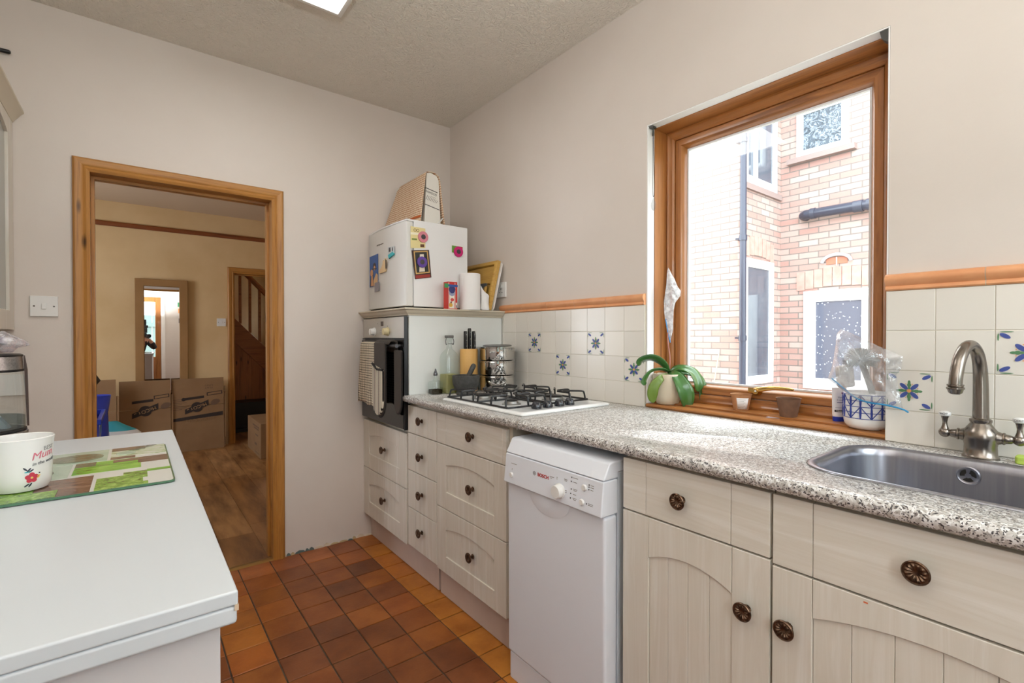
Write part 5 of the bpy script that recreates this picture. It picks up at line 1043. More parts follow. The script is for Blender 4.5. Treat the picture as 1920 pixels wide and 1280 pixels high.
# glass chopping board with herb pictures
GZ = 0.9056
gb = thing('glass_board', 'rectangular glass worktop saver printed with herb photographs', 'chopping board', (-0.16, 1.4, GZ))
bx0, bx1, by0, by1 = -0.50, 0.064, 1.189, 1.607
g = G().prism(rrect(bx0, bx1, by0, by1, 0.012, 4), GZ + 0.0008, GZ + 0.0048, 'z'); obj('glass', g, M('green_edge_glass', (70, 112, 84), 0.12), gb)
def herb(name, cols, sc, st=(1, 1, 1), rough=0.12):
    t = NT(name); f = t.noise(t.coord(st), sc, 6, 0.65, 0.8)
    t.link(t.ramp(f, cols), t.b.inputs['Base Color']); t.b.inputs['Roughness'].default_value = rough; return t.m
HB = [M('board_white', (212, 216, 212), 0.12),
      herb('parsley_photo', [(0.3, (66, 96, 44)), (0.5, (120, 160, 70)), (0.65, (168, 200, 110))], 60),
      herb('mint_photo', [(0.3, (60, 80, 40)), (0.45, (110, 170, 60)), (0.65, (150, 200, 90))], 16, (1, 3, 1)),
      herb('brown_wood_photo', [(0.3, (84, 66, 56)), (0.5, (116, 92, 80)), (0.7, (150, 124, 104))], 12, (1, 4, 1)),
      herb('slate_photo', [(0.3, (86, 94, 78)), (0.5, (120, 126, 104)), (0.72, (176, 182, 160))], 9, (1, 3, 1)),
      herb('pale_herb_photo', [(0.35, (110, 140, 84)), (0.45, (190, 204, 170)), (0.6, (212, 216, 204))], 30, (1, 2, 1)),
      herb('mint_water_photo', [(0.3, (150, 178, 156)), (0.6, (190, 206, 190))], 5),
      herb('pebble_photo', [(0.3, (104, 106, 96)), (0.6, (134, 136, 122))], 14)]
g = G(); zt_ = GZ + 0.0050
g.prism(rrect(bx0 + 0.003, bx1 - 0.003, by0 + 0.003, by1 - 0.003, 0.010, 4), GZ + 0.0045, zt_, 'z', 0)
NP = [0]
def pic(x0, x1, y0, y1, mi, lift=0): NP[0] += 1; g.box(x0, x1, y0, y1, zt_ - 0.0001, zt_ + 0.00005 + 0.00004 * NP[0] + 0.0004 * lift, mi)
def shp(pts, mi): NP[0] += 1; g.prism(pts, zt_, zt_ + 0.0010 + 0.00004 * NP[0], 'z', mi)
r1, r2_, r3 = (1.192, 1.328), (1.334, 1.462), (1.468, 1.604)
pic(-0.062, 0.012, 1.192, 1.29, 1); pic(-0.02, 0.02, 1.25, 1.315, 1); pic(-0.062, 0.02, 1.192, 1.215, 1, 1); pic(0.02, 0.061, 1.30, 1.322, 2)
pic(-0.152, -0.068, *r1, 3); pic(-0.30, -0.150, 1.192, 1.30, 1, 1); pic(-0.152, -0.115, 1.192, 1.24, 1, 2); pic(-0.49, -0.30, *r1, 2)
pic(-0.105, 0.01, 1.350, 1.462, 2); pic(0.005, 0.061, 1.40, 1.462, 3); pic(-0.105, -0.07, 1.42, 1.462, 4, 1); pic(-0.04, 0.03, 1.43, 1.455, 3, 1)
pic(-0.245, -0.11, *r2_, 6)
shp(disc(-0.185, 1.395, 0.045, 24, 1.1), 7)
pic(-0.49, -0.25, *r2_, 4); pic(-0.046, 0.061, 1.49, 1.604, 5); pic(-0.046, 0.02, 1.565, 1.604, 3, 1); pic(-0.046, 0.0, 1.468, 1.49, 3, 1)
shp(disc(-0.018, 1.53, 0.019, 20), 6); shp([(-0.01, 1.56), (0.005, 1.555), (0.045, 1.60), (0.025, 1.603)], 7)
pic(-0.20, -0.052, *r3, 6); shp(disc(-0.11, 1.525, 0.042, 24, 1.2), 4); pic(-0.49, -0.206, *r3, 5)
obj('printed_pictures', g, HB, gb)
# mug
mg = thing('mug', 'white china mug with red flower and pink lettering on the glass board', 'mug', (-0.171, 1.292, GZ + 0.0054)); mc = (-0.171, 1.292, GZ + 0.0056)
def mr(z): return 0.0405 + 0.0035 * math.sin(min(1, z / 0.035) * math.pi / 2) + 0.0035 * (z / 0.1) ** 3
g = G().lathe([(0, 0.0), (0.030, 0.0), (0.033, 0.001)] + [(mr(z * 0.01) * (0.93 if z == 0 else 1), z * 0.01 + (0.002 if z == 0 else 0)) for z in range(0, 10)] + [(0.0478, 0.0975), (0.0465, 0.099), (0.0445, 0.098), (0.042, 0.08), (0.040, 0.02), (0, 0.008)], mc, 'z', 64, cap=False); mb = obj('body', g, M('mug_china', (232, 234, 234), 0.12), mg)
g = G().tube(smooth_path([(mc[0] - 0.040, mc[1] + 0.02, mc[2] + 0.078), (mc[0] - 0.062, mc[1] + 0.028, mc[2] + 0.075), (mc[0] - 0.07, mc[1] + 0.03, mc[2] + 0.05), (mc[0] - 0.058, mc[1] + 0.026, mc[2] + 0.025), (mc[0] - 0.038, mc[1] + 0.02, mc[2] + 0.018)], 5), 0.0048, 12); obj('handle', g, MATS['mug_china'], mg)
va = math.atan2(-1.292, 0.171)
def bm(a_off, zc):
    def f(x, y, z): a = va + a_off + x / 0.0445; zz = zc + y; r = mr(max(0.001, zz)) + 0.0005 + z; return (mc[0] + r * math.cos(a), mc[1] + r * math.sin(a), mc[2] + zz)
    return f
GP, PP = C('mug_grey_print', (150, 152, 154)), C('mug_pink_print', (216, 120, 140))
text('lettering', 'BEST', 0.011, GP, mb, (0, 0, 0), bend=bm(0.98, 0.078), rot=0.06)
text('lettering', 'Mum', 0.019, PP, mb, (0, 0, 0), bend=bm(0.72, 0.067), rot=0.15, shear=0.35)
text('lettering', 'in the world', 0.0085, C('mug_dark_print', (86, 90, 96)), mb, (0, 0, 0), bend=bm(0.80, 0.053), rot=0.1, shear=0.3)
def blot(a_off, zc, pts, mi, g): 
    f = bm(a_off, zc); g.add([f(x, y, 0) for x, y in pts], [list(range(len(pts)))], mi)
g = G()
for k in range(5): a = R(72 * k + 90); blot(0.33, 0.027, [(0.0058 * math.cos(a) + 0.0042 * math.cos(t), 0.0058 * math.sin(a) + 0.0042 * math.sin(t)) for t in [2 * math.pi * i / 10 for i in range(10)]], 0, g)
f_ = bm(0.33, 0.027); g.add([(f_(0.0018 * math.cos(t), 0.0018 * math.sin(t), 0.0006)) for t in [2 * math.pi * i / 8 for i in range(8)]], [list(range(8))], 1)
for (dx, dz, an, mi) in ((-0.009, 0.017, 2.3, 2), (-0.004, 0.015, 0.9, 2), (-0.001, 0.013, 0.6, 2), (-0.006, 0.0115, 0.1, 3), (-0.002, -0.013, 1.0, 2), (-0.007, -0.013, 0.6, 2)):
    blot(0.33, 0.027, [(dx + 0.0045 * math.cos(t) * math.cos(an) - 0.0014 * math.sin(t) * math.sin(an), dz + 0.0045 * math.cos(t) * math.sin(an) + 0.0014 * math.sin(t) * math.cos(an)) for t in [2 * math.pi * i / 10 for i in range(10)]], mi, g)
blot(0.33, 0.027, [(0.008, 0.003), (0.013, 0.004), (0.011, -0.002), (0.008, -0.003)], 1, g); blot(0.33, 0.027, [(0.010, 0.008), (0.0125, 0.008), (0.0125, 0.0055), (0.010, 0.0055)], 2, g)
obj('flower_print', g, [C('print_crimson', (204, 62, 84)), C('print_yellow2', (238, 206, 110)), C('print_ink', (44, 48, 66)), C('print_teal', (60, 180, 190))], mb)
# glass and steel kettle
kt = thing('glass_kettle', 'clear glass kettle with steel lid and base at the left edge', 'kettle', (-0.312, 1.80, WT)); kc = (-0.312, 1.80, WT + 0.0006)
g = G().lathe([(0, 0), (0.086, 0), (0.088, 0.004), (0.0885, 0.046), (0.087, 0.048)], kc, 'z', 48).lathe([(0.0835, 0.048), (0.086, 0.050), (0.086, 0.054), (0.0835, 0.056)], kc, 'z', 48, 1); obj('base', g, [STEEL, BLACK], kt)
g = G().lathe([(0.0865, 0.056), (0.0862, 0.10), (0.084, 0.16), (0.0805, 0.205)], kc, 'z', 48, cap=False); obj('glass', g, CLR, kt)
g = G().lathe([(0.083, 0.057), (0.0828, 0.086), (0, 0.086)], kc, 'z', 48, cap=False); obj('water', g, liq('clear_water', (190, 198, 198), 0.12), kt)
g = G().lathe([(0.0815, 0.203), (0.0822, 0.206), (0.0818, 0.209)], kc, 'z', 48, 1).lathe([(0.0810, 0.209), (0.0790, 0.242)], kc, 'z', 48, 0).lathe([(0.080, 0.242), (0.0805, 0.246), (0.075, 0.249), (0, 0.250)], kc, 'z', 48, 1); obj('lid', g, [STEEL, BLACK], kt)
g = G().prism([(0.0, 0.057), (0.003, 0.057), (0.001, 0.206), (-0.004, 0.244), (-0.006, 0.244)], -0.004, 0.004, 'y').xf(Matrix.Translation((kc[0] + 0.086, kc[1] + 0.01, kc[2]))); obj('rear_strip', g, M('brown_strip', (70, 52, 46), 0.4), kt)
g = G().box(kc[0] - 0.05, kc[0] + 0.045, kc[1] - 0.03, kc[1] + 0.02, kc[2] + 0.058, kc[2] + 0.062, 0).prism([(0.035, 0.058), (0.058, 0.058), (0.035, 0.092), (0.030, 0.092)], -0.03, 0.0, 'y', 0).box(kc[0] - 0.04, kc[0] + 0.02, kc[1] - 0.01, kc[1] + 0.01, kc[2] + 0.065, kc[2] + 0.082, 1)
g.v = g.v[:8] + [(p[0] + kc[0], p[1] + kc[1], p[2] + kc[2]) for p in g.v[8:16]] + g.v[16:]
obj('inner_filter', g, [C('pale_blue_plastic', (196, 208, 222)), C('navy_plastic', (60, 66, 104))], kt)
c2_ = Vector((-0.31, 1.79, 1.18)); ex = Vector((1, 0.05, 0)).normalized()
out = dense([(-0.10, -0.022), (-0.10, 0.03), (-0.05, 0.036), (0.0, 0.028), (0.045, 0.034), (0.062, 0.022), (0.088, 0.006), (0.092, -0.004), (0.07, -0.010), (0.06, -0.022), (0.0, -0.024)], 4)
FILM3 = GLASS('cellophane', (240, 232, 236), 0.5, 0.08, extra=0.35)
b3 = bag('cellophane_bag', 'crinkled cellophane bag with purple sweets on the glass kettle', out, c2_, 0.03, FILM3, ex, Vector((0, 0, 1)), 12)
g = G(); r3_ = random.Random(4)
for k in range(16):
    x, y, z = r3_.uniform(-0.085, 0.055), r3_.uniform(-0.018, 0.02), r3_.uniform(-0.012, 0.016)
    g.sphere((c2_.x + x, c2_.y + y, c2_.z + z), 0.008, 10, 6, r3_.choice([0, 0, 1]), (1.3, 0.9, 0.8))
obj('sweets', g, [C('purple_wrap', (104, 76, 116)), C('mauve_wrap', (146, 112, 120))], b3)
# glazed wall cupboard
wc = thing('wall_cupboard', 'cream wall cupboard with arched glass door at the left edge', 'cupboard', (-0.54, 2.5, 1.227))
cy0, cy1, cz0, cz1 = 2.232, 2.829, 1.227, 2.095
g = G().box(XL + 0.002, -0.41, cy0, cy0 + 0.018, cz0, cz1).box(XL + 0.002, -0.41, cy1 - 0.018, cy1, cz0, cz1).box(XL + 0.002, -0.41, cy0 + 0.018, cy1 - 0.018, cz0, cz0 + 0.018).box(XL + 0.002, -0.41, cy0 + 0.018, cy1 - 0.018, cz1 - 0.018, cz1).box(XL + 0.002, XL + 0.01, cy0 + 0.018, cy1 - 0.018, cz0 + 0.018, cz1 - 0.018).box(XL + 0.01, -0.42, cy0 + 0.018, cy1 - 0.018, 1.64, 1.658)
obj('carcass', g, CREAM, wc)
g = G(); a0_, a1_, zt2, zb2 = cy0 + 0.095, cy1 - 0.095, 2.005, 1.303
g.box(-0.408, -0.388, cy0 + 0.001, a0_, cz0, cz1).box(-0.408, -0.388, a1_, cy1 - 0.001, cz0, cz1).box(-0.408, -0.388, a0_, a1_, cz0, zb2)
n = 18; arc = [(a0_ + (a1_ - a0_) * k / n, zt2 + 0.035 * (1 - (2 * k / n - 1) ** 2)) for k in range(n + 1)]; g.prism([(a1_, cz1), (a0_, cz1)] + arc, -0.408, -0.388)
dd = obj('door', g, CREAMZ, wc, bevel=0.001)
g = G().box(-0.401, -0.398, a0_ - 0.005, a1_ + 0.005, zb2 - 0.005, 2.05); obj('door_glass', g, M('frosted_grey_glass', (168, 170, 166), 0.25), dd)
g = G().loft([[(-0.388 + a, y, 2.095 + b) for a, b in ((-0.02, -0.02), (0.002, -0.02), (0.006, -0.012), (0.016, 0.002), (0.026, 0.016), (0.034, 0.024), (0.034, 0.032), (-0.02, 0.032))] for y in (cy0 - 0.03, cy1)], 0, True, True).box(XL + 0.002, -0.40, cy0, cy1, 2.0955, 2.125); obj('cornice', g, M('cornice_cream', (206, 196, 176), 0.4), wc)
o = obj('coat_hook', G().tube([(-0.56, YB - 0.02, 2.348), (-0.393, YB - 0.02, 2.352), (-0.388, YB - 0.02, 2.352)], [0.007, 0.0085, 0.005], 12).box(-0.50, -0.48, YB - 0.02, YB - 0.0005, 2.343, 2.357), BLACK, None, org=(-0.45, YB - 0.02, 2.35)); tag(o, 'black rod end sticking out high on the wall above the cupboard', 'rod')
# ================================================================== FAR ROOM
mm = thing('wall_mirror', 'tall wall mirror in a wide tan frame beyond the doorway', 'mirror', (0.228, YF - 0.03, 0.35), rz=R(-1.1))
g = G(); P3 = lambda u, v, d: (u, -d, v); frame_loop(g, P3, -0.222, 0.222, 0.0, 1.435, [(0, 0), (0, 0.018), (0.004, 0.022), (0.070, 0.022), (0.074, 0.017), (0.076, 0.006), (0.076, 0)]); g.box(-0.2, 0.2, 0, 0.004, 0.02, 1.4)
obj('frame', g, M('tan_frame', (150, 112, 66), 0.5, c2=(162, 122, 74), nscale=3), mm, local=True)
g = G().box(-0.148, 0.148, -0.008, -0.004, 0.074, 1.361); obj('glass', g, M('mirror_silver', (238, 238, 238), 0.0, 1.0), mm, local=True)
CARD = M('corrugated_card', (150, 118, 84), 0.85, c2=(142, 110, 78), nscale=6); INK = M('carton_ink', (54, 44, 40), 0.8); CARD2 = M('corrugated_card_plain', (156, 124, 90), 0.85)
def carton(name, label, loc, rz, w, h, lean, printed=True, extra=None):
    t = thing(name, label, 'cardboard box', loc, 'flattened cardboard cartons', rz)
    sh = math.tan(lean)
    def P_(x, y, z): return (x, y + z * sh, z)
    g = G(); z1 = h * 0.55
    g.box(0, w, 0, 0.012, 0, h * 0.62).box(0, w, -0.002, 0.010, h * 0.625, h).box(w + 0.002, w + 0.02, 0.004, 0.012, h * 0.15, h * 0.8)
    g.v = [P_(*p) for p in g.v]; obj('panel', g, CARD, t, local=True)
    if printed:
        def T(s, size, x, z, mat=INK, sx=1.0, rot=math.pi, bold=0.0, y=-0.0048): text('print', s, size, mat, t, (x + loc[0], loc[1] + y + z * sh, z), '-y', rot, sx, bold=bold)
        g = G()
        def B(pts, y, mi=0): g.prism(pts, y - 0.0018, y - 0.0012, 'y', mi)
        if printed == 1:
            B([(0.0, 0.125 * h / 0.75 + 0.19), (w - 0.01, 0.125 * h / 0.75 + 0.225), (w - 0.01, 0.215 * h / 0.75 + 0.175), (0.0, 0.18 * h / 0.75 + 0.165)], -0.0015)
        bz = 0.44; bx = w * 0.24
        B([(bx, bz - 0.055), (bx + 0.21, bz + 0.025), (bx + 0.21, bz + 0.085), (bx, bz - 0.005)], -0.0015); B(disc(bx + 0.105, bz + 0.014, 0.052), -0.0018)
        B([(bx, bz + 0.09), (bx + 0.17, bz + 0.105), (bx + 0.17, bz + 0.13), (bx, bz + 0.115)], -0.0015); B([(w * 0.66, bz + 0.125), (w * 0.97, bz + 0.14), (w * 0.97, bz + 0.175), (w * 0.66, bz + 0.16)], -0.0015); B([(w * 0.68, bz + 0.132), (w * 0.95, bz + 0.146), (w * 0.95, bz + 0.168), (w * 0.68, bz + 0.154)], -0.0018, 1)
        B([(bx + 0.265 + 0.045 * math.cos(t_) * (1.1 if math.cos(t_) > 0 else 0.8), bz + 0.055 + 0.03 * math.sin(t_) + 0.01 * math.cos(t_)) for t_ in [2 * math.pi * i / 20 for i in range(20)]], -0.0015, 2)
        if printed == 1:
            for k in range(7): B([(0.01, bz + 0.10 - k * 0.017), (0.085 + 0.02 * (k % 3), bz + 0.104 - k * 0.017), (0.085 + 0.02 * (k % 3), bz + 0.099 - k * 0.017), (0.01, bz + 0.095 - k * 0.017)], -0.0015, 2)
            B(disc(0.10, bz + 0.10, 0.018), -0.0018)
        g.v = [P_(*p) for p in g.v]; obj('print', g, [INK, CARD, M('faded_ink', (112, 88, 70), 0.8)], t, local=True)
        T("McCOY'S", 0.046, bx + 0.105, bz + 0.014, CARD2, 1.0, math.pi + 0.36, 0.001)
        if printed == 1:
            T('RIDGE CUT', 0.046, w * 0.52, 0.3215, CARD2, 1.1, math.pi + 0.065, 0.001); T('FLAT\nUNIT', 0.026, w * 0.70, 0.665, M('faded_ink', (112, 88, 70), 0.8), 1.3)
    return t
carton('flattened_carton', 'flattened brown crisp carton with dark band and upside-down lettering', (0.300, 6.04, 0.001), 0.0, 0.462, 0.755, 0.06, 1)
carton('flattened_carton', 'flattened brown crisp carton with logo leaning under the mirror', (-0.122, 6.02, 0.001), 0.0, 0.412, 0.755, 0.06, 2)
carton('flattened_carton', 'plain brown flattened carton at the left behind the blue crate', (-0.44, 5.86, 0.001), 0.03, 0.30, 0.79, 0.06, 0)
o = obj('wooden_batten', G().box(0.772, 0.784, 6.12, 6.135, 0.0, 0.66), M('pale_batten', (196, 170, 140), 0.6), None, org=(0.778, 6.12, 0)); tag(o, 'thin pale strip standing between cartons and door frame', 'batten')
t = thing('cardboard_box', 'small closed cardboard box with printed side by the stair doorway', 'cardboard box', (1.02, 5.56, 0.0))
g = G().box(0.965, 1.30, 5.22, 5.90, 0.001, 0.345); obj('box', g, CARD, t, bevel=0.004)
g = G()
for (ya, yb_, za, zb_) in ((5.30, 5.62, 0.285, 0.30), (5.32, 5.56, 0.262, 0.275), (5.35, 5.48, 0.20, 0.215), (5.42, 5.52, 0.10, 0.125), (5.3, 5.5, 0.03, 0.036)): g.box(0.9642, 0.9652, ya, yb_, za, zb_)
obj('print', g, M('faded_ink', (112, 88, 70), 0.8), t)
t = thing('blue_crate', 'blue plastic crate partly hidden behind the white counter', 'crate', (-0.32, 3.9, 0.0))
BL = M('crate_blue', (30, 60, 180), 0.3); g = G()
g.loft([[(-0.62, 3.62, 0.30), (-0.19, 3.62, 0.30), (-0.19, 4.05, 0.30), (-0.62, 4.05, 0.30)], [(-0.64, 3.60, 0.70), (-0.165, 3.60, 0.70), (-0.165, 4.07, 0.70), (-0.64, 4.07, 0.70)]], 0, True, False); obj('body', g, BL, t, solid=0.004)
g = G(); frame_loop(g, lambda u, v, d: (u, v, 0.70 + d), -0.655, -0.15, 3.585, 4.085, [(0, 0), (0, 0.03), (0.02, 0.03), (0.02, 0)]); obj('rim', g, BL, t, bevel=0.003)
g = G().box(-0.60, -0.20, 3.63, 4.04, 0.62, 0.695, 0).prism(disc(-0.25, 3.68, 0.05), 0.69, 0.745, 'z', 1); obj('contents', g, [C('dark_stuff', (40, 44, 48)), C('dark_green_stuff', (28, 52, 36))], t)
o = obj('storage_box', G().box(-0.72, -0.17, 3.58, 4.12, 0.001, 0.2965), M('dark_box', (70, 62, 58), 0.7), None, bevel=0.004, org=(-0.45, 3.85, 0)); tag(o, 'dark storage box under the blue crate', 'box')
t = thing('blue_carrier_bag', 'crumpled blue carrier bag standing up behind the blue crate', 'bag', (-0.2, 4.35, 0.0))
rows = [[(-0.26 + 0.12 * math.cos(a) * s, 4.30 + 0.07 * math.sin(a) * s + 0.01 * math.sin(z * 30 + a * 3), z) for a in [2 * math.pi * i / 20 for i in range(20)]] for z, s in ((0.001, 0.9), (0.25, 1.05), (0.5, 1.0), (0.68, 0.95), (0.80, 1.1))]
g = G().loft(rows, 0, True, False); obj('bag', g, M('bag_blue', (50, 70, 190), 0.35), t, solid=0.002)
t = thing('dark_coat', 'dark coat bundled on top of a stand left of the cartons', 'coat', (-0.40, 4.6, 0.0))
rows = [[(-0.52 + r_ * (1.0 + 0.12 * math.sin(a * 3 + z * 9)) * math.cos(a) + dx, 4.6 + r_ * 0.7 * math.sin(a), z) for a in [2 * math.pi * i / 24 for i in range(24)]] for z, r_, dx in ((0.001, 0.2, 0), (0.4, 0.2, 0), (0.75, 0.19, 0.03), (0.88, 0.22, 0.08), (0.97, 0.20, 0.06), (1.06, 0.12, 0.02), (1.12, 0.05, 0.0))]
g = G().loft(rows, 0, True, True); obj('coat', g, M('dark_cloth', (52, 48, 46), 0.9, c2=(76, 78, 84), nscale=10, bump=0.4, bscale=20, bdist=0.01), t)
t = thing('steam_iron', 'white and turquoise iron-shaped object beyond the counter edge', 'iron', (-0.07, 4.5, 0.466))
g = G().loft([[(-0.16 + 0.20 * (0.5 + 0.5 * math.cos(a)) * s, 4.5 + 0.055 * math.sin(a) * s, z) for a in [2 * math.pi * i / 24 for i in range(24)]] for z, s in ((0.466, 1.0), (0.495, 0.98), (0.52, 0.85))], 0, True, False)
g.loft([[(-0.16 + 0.17 * (0.5 + 0.5 * math.cos(a)) * s, 4.5 + 0.047 * math.sin(a) * s, z) for a in [2 * math.pi * i / 24 for i in range(24)]] for z, s in ((0.52, 1.0), (0.56, 0.6), (0.59, 0.35))], 1, False, True); obj('body', g, [WHITE, C('turquoise_plastic', (60, 170, 185))], t)
o = obj('ironing_box', G().box(-0.16, 0.12, 4.40, 4.62, 0.001, 0.465), CARD, None, bevel=0.003, org=(-0.02, 4.5, 0)); tag(o, 'brown box carrying the white and turquoise iron', 'cardboard box')
# staircase in the hall
sc_ = thing('staircase', 'dark wooden staircase with balusters in the hall beyond', 'staircase', (1.5, 7.2, 0.0))
SW = WOOD('stair_wood', (150, 90, 44), (168, 104, 54), (120, 68, 32), 'x', 0.4); SWZ = WOOD('stair_wood_upright', (150, 90, 44), (168, 104, 54), (120, 68, 32), 'z', 0.45, knots=True)
sl = lambda x, z0: z0 - 1.05 * (x - 1.02)
g = G().prism([(0.4, sl(0.4, 1.445)), (2.0, sl(2.0, 1.445)), (2.0, sl(2.0, 1.132)), (0.4, sl(0.4, 1.132))], 7.18, 7.22, 'y'); obj('stringer', g, SW, sc_, bevel=0.004)
g = G().prism([(0.4, sl(0.4, 2.19)), (2.0, sl(2.0, 2.19)), (2.0, sl(2.0, 2.13)), (0.4, sl(0.4, 2.13))], 7.175, 7.225, 'y'); obj('handrail', g, SW, sc_, bevel=0.01)
for k in range(9):
    x = 0.85 + 0.115 * k; g = G().box(x, x + 0.03, 7.185, 7.215, sl(x, 1.43), sl(x, 2.14)); obj('baluster', g, SW, sc_)
g = G().prism([(0.4, sl(0.4, 2.45)), (2.0, sl(2.0, 2.45)), (2.0, sl(2.0, 2.40)), (0.4, sl(0.4, 2.40))], 8.0, 8.04, 'y'); obj('wall_rail', g, SW, sc_)
g = G()
for k in range(10): x = 0.5 + 0.145 * k; g.prism([(x, 0.30), (x + 0.1435, 0.30), (x + 0.1435, max(0.31, sl(x + 0.1435, 1.135))), (x, max(0.31, sl(x, 1.135)))], 7.195, 7.21, 'y')
obj('panelling', g, SWZ, sc_)
o = obj('door_curtain', G().prism([(1.405, 6.70), (1.46, 6.70), (1.47, 6.76), (1.40, 6.78)], 0.001, 1.05, 'z'), M('grey_bundle', (60, 58, 58), 0.9), None, org=(1.43, 6.73, 0)); tag(o, 'grey rolled bundle standing under the stairs at right', 'bundle')
o = obj('storage_box', G().box(0.62, 1.75, 6.85, 7.17, 0.05, 0.37).box(0.62, 1.75, 6.83, 7.17, 0.001, 0.05), M('black_case', (16, 15, 18), 0.4), None, bevel=0.006, org=(1.1, 7.0, 0)); tag(o, 'long black case on the floor under the stairs', 'case')
# ================================================================== THE HOUSE OUTSIDE
BX, BY = mat_brick('brick_along_y', 'Y'), mat_brick('brick_along_x', 'X')
bh = thing('brick_house', 'neighbouring red brick house seen through the kitchen window', 'house', (6.0, 2.84, -0.3))
X1, X2, YC = 5.58, 6.65, 2.835
g = G().box(X1, X1 + 0.2, YC, 9.0, -0.3, 5.6, 0).box(X2, X2 + 0.2, -5.0, YC, -0.3, 5.6, 0); obj('wall', g, BX, bh)
g = G().box(X1 + 0.2, X2 + 0.2, YC, YC + 0.2, -0.3, 5.6, 0); g.box(X1 - 0.0004, X1 + 0.2, YC - 0.0008, YC + 0.02, -0.3, 5.6); obj('wall', g, BY, bh)
UP = M('upvc_white', (240, 240, 238), 0.35); DG = M('dark_window_glass', (72, 78, 92), 0.05, spec=0.8, c2=(96, 104, 116), nscale=1.2); SILL = M('old_sill', (140, 122, 118), 0.8)
LINT = M('lintel_brick', (168, 132, 122), 0.9, c2=(178, 148, 138), nscale=10)
def rainglass():
    t = NT('rain_spotted_glass'); v = t.coord((1, 1, 1)); vo = t.new('ShaderNodeTexVoronoi'); vo.inputs['Scale'].default_value = 26; vo.inputs['Randomness'].default_value = 1; t.link(v, vo.inputs['Vector'])
    r = t.ramp(vo.outputs['Distance'], [(0.14, (214, 218, 226)), (0.2, (92, 96, 112))]); t.link(r, t.b.inputs['Base Color']); t.b.inputs['Roughness'].default_value = 0.08; return t.m
def swirl():
    t = NT('patterned_glass'); v = t.coord(); f = t.noise(v, 9, 4, 0.6, 2.8); t.link(t.ramp(f, [(0.38, (50, 60, 70)), (0.5, (76, 88, 100)), (0.55, (150, 160, 172)), (0.60, (62, 74, 86))]), t.b.inputs['Base Color']); t.b.inputs['Roughness'].default_value = 0.15; t.bump(f, 0.6, 0.02); return t.m
RG, SG = rainglass(), swirl()
def hwin(x, y0, y1, z0, z1, glass, fw, parent=bh, nm='window', sill=True):
    g = G(); P_ = lambda u, v, d: (x - d, u, v); frame_loop(g, P_, y0, y1, z0, z1, [(0, -0.05), (0, 0.02), (0.02, 0.035), (fw * 0.55, 0.035), (fw * 0.55, 0.02), (fw, 0.015), (fw, -0.05)]); w = obj(nm, g, UP, parent)
    g = G().box(x - 0.001, x + 0.001, y0 + fw, y1 - fw, z0 + fw, z1 - fw); obj('pane', g, glass, w)
    if sill: g = G().box(x - 0.08, x + 0.0, y0 - 0.08, y1 + 0.09, z0 - 0.075, z0 - 0.01); obj('sill', g, SILL, w)
    return w
hwin(X2, 2.075, 2.645, 3.455, 4.05, SG, 0.075)
w = hwin(X2, 1.80, 2.55, 0.55, 1.76, RG, 0.135, sill=False)
g = G()
n = 9
for k in range(n):
    y = 1.74 + 0.1 * k; h = 0.035 * (1 - (2 * k / (n - 1) - 1) ** 2); g.box(X2 - 0.012, X2, y, y + 0.093, 1.775 + h, 1.775 + h + 0.225)
obj('lintel', g, LINT, bh)
g = G().tube([(X2 + 0.05, 2.53, 2.70), (X2 - 0.07, 2.53, 2.70), (X2 - 0.10, 2.50, 2.70), (X2 - 0.10, 1.2, 2.68)], 0.058, 16).tube([(X2 - 0.10, 2.44, 2.70), (X2 - 0.10, 2.39, 2.70)], 0.066, 16).tube([(X2 - 0.10, 1.99, 2.69), (X2 - 0.10, 1.90, 2.69)], 0.068, 16).tube([(X2 - 0.10, 1.86, 2.69), (X2 - 0.10, 1.82, 2.69)], 0.068, 16)
PIPE = M('pipe_navy', (52, 56, 72), 0.3); obj('soil_pipe', g, PIPE, bh)
g = G().tube([(X2 - 0.03, 2.19 + 0.15 * math.cos(a), 2.09 + 0.09 * math.sin(a)) for a in [math.pi * k / 14 for k in range(15)]], 0.018, 8, 0).box(X2 - 0.01, X2 - 0.001, 2.08, 2.30, 2.07, 2.15, 1).box(X2 - 0.018, X2 - 0.01, 2.185, 2.195, 2.05, 2.15, 2); obj('air_vent', g, [C('vent_grey', (176, 182, 190)), C('terracotta', (170, 104, 80)), C('pale_band', (236, 230, 206))], bh)
# return-wall windows
def rwin(x0, x1, z0, z1, fw, nm='window', parent=bh):
    g = G(); P_ = lambda u, v, d: (u, YC - d, v); frame_loop(g, P_, x0, x1, z0, z1, [(0, -0.05), (0, 0.02), (fw * 0.5, 0.03), (fw, 0.015), (fw, -0.05)]); w = obj(nm, g, UP, parent)
    g = G().box(x0 + fw, x1 - fw, YC - 0.001, YC + 0.001, z0 + fw, z1 - fw); obj('pane', g, DG, w); return w
rwin(5.66, 6.42, 0.62, 2.13, 0.10)
g = G(); n = 8
for k in range(n):
    x = 5.60 + 0.105 * k; h = 0.05 * (1 - (2 * k / (n - 1) - 1) ** 2); g.box(x, x + 0.098, YC - 0.012, YC, 2.135 + h, 2.36 + h)
obj('lintel', g, LINT, bh)
rw = rwin(5.66, 6.50, 3.02, 4.3, 0.10); g = G().box(5.60, 6.62, YC - 0.03, YC, 2.95, 3.02); obj('sill', g, SILL, rw); g = G().box(5.9, 5.96, YC - 0.03, YC, 3.1, 4.2); obj('mullion', g, UP, rw)
g = G().tube([(X1 - 0.055, YC - 0.07, -0.28), (X1 - 0.055, YC - 0.07, 5.5)], 0.036, 14)
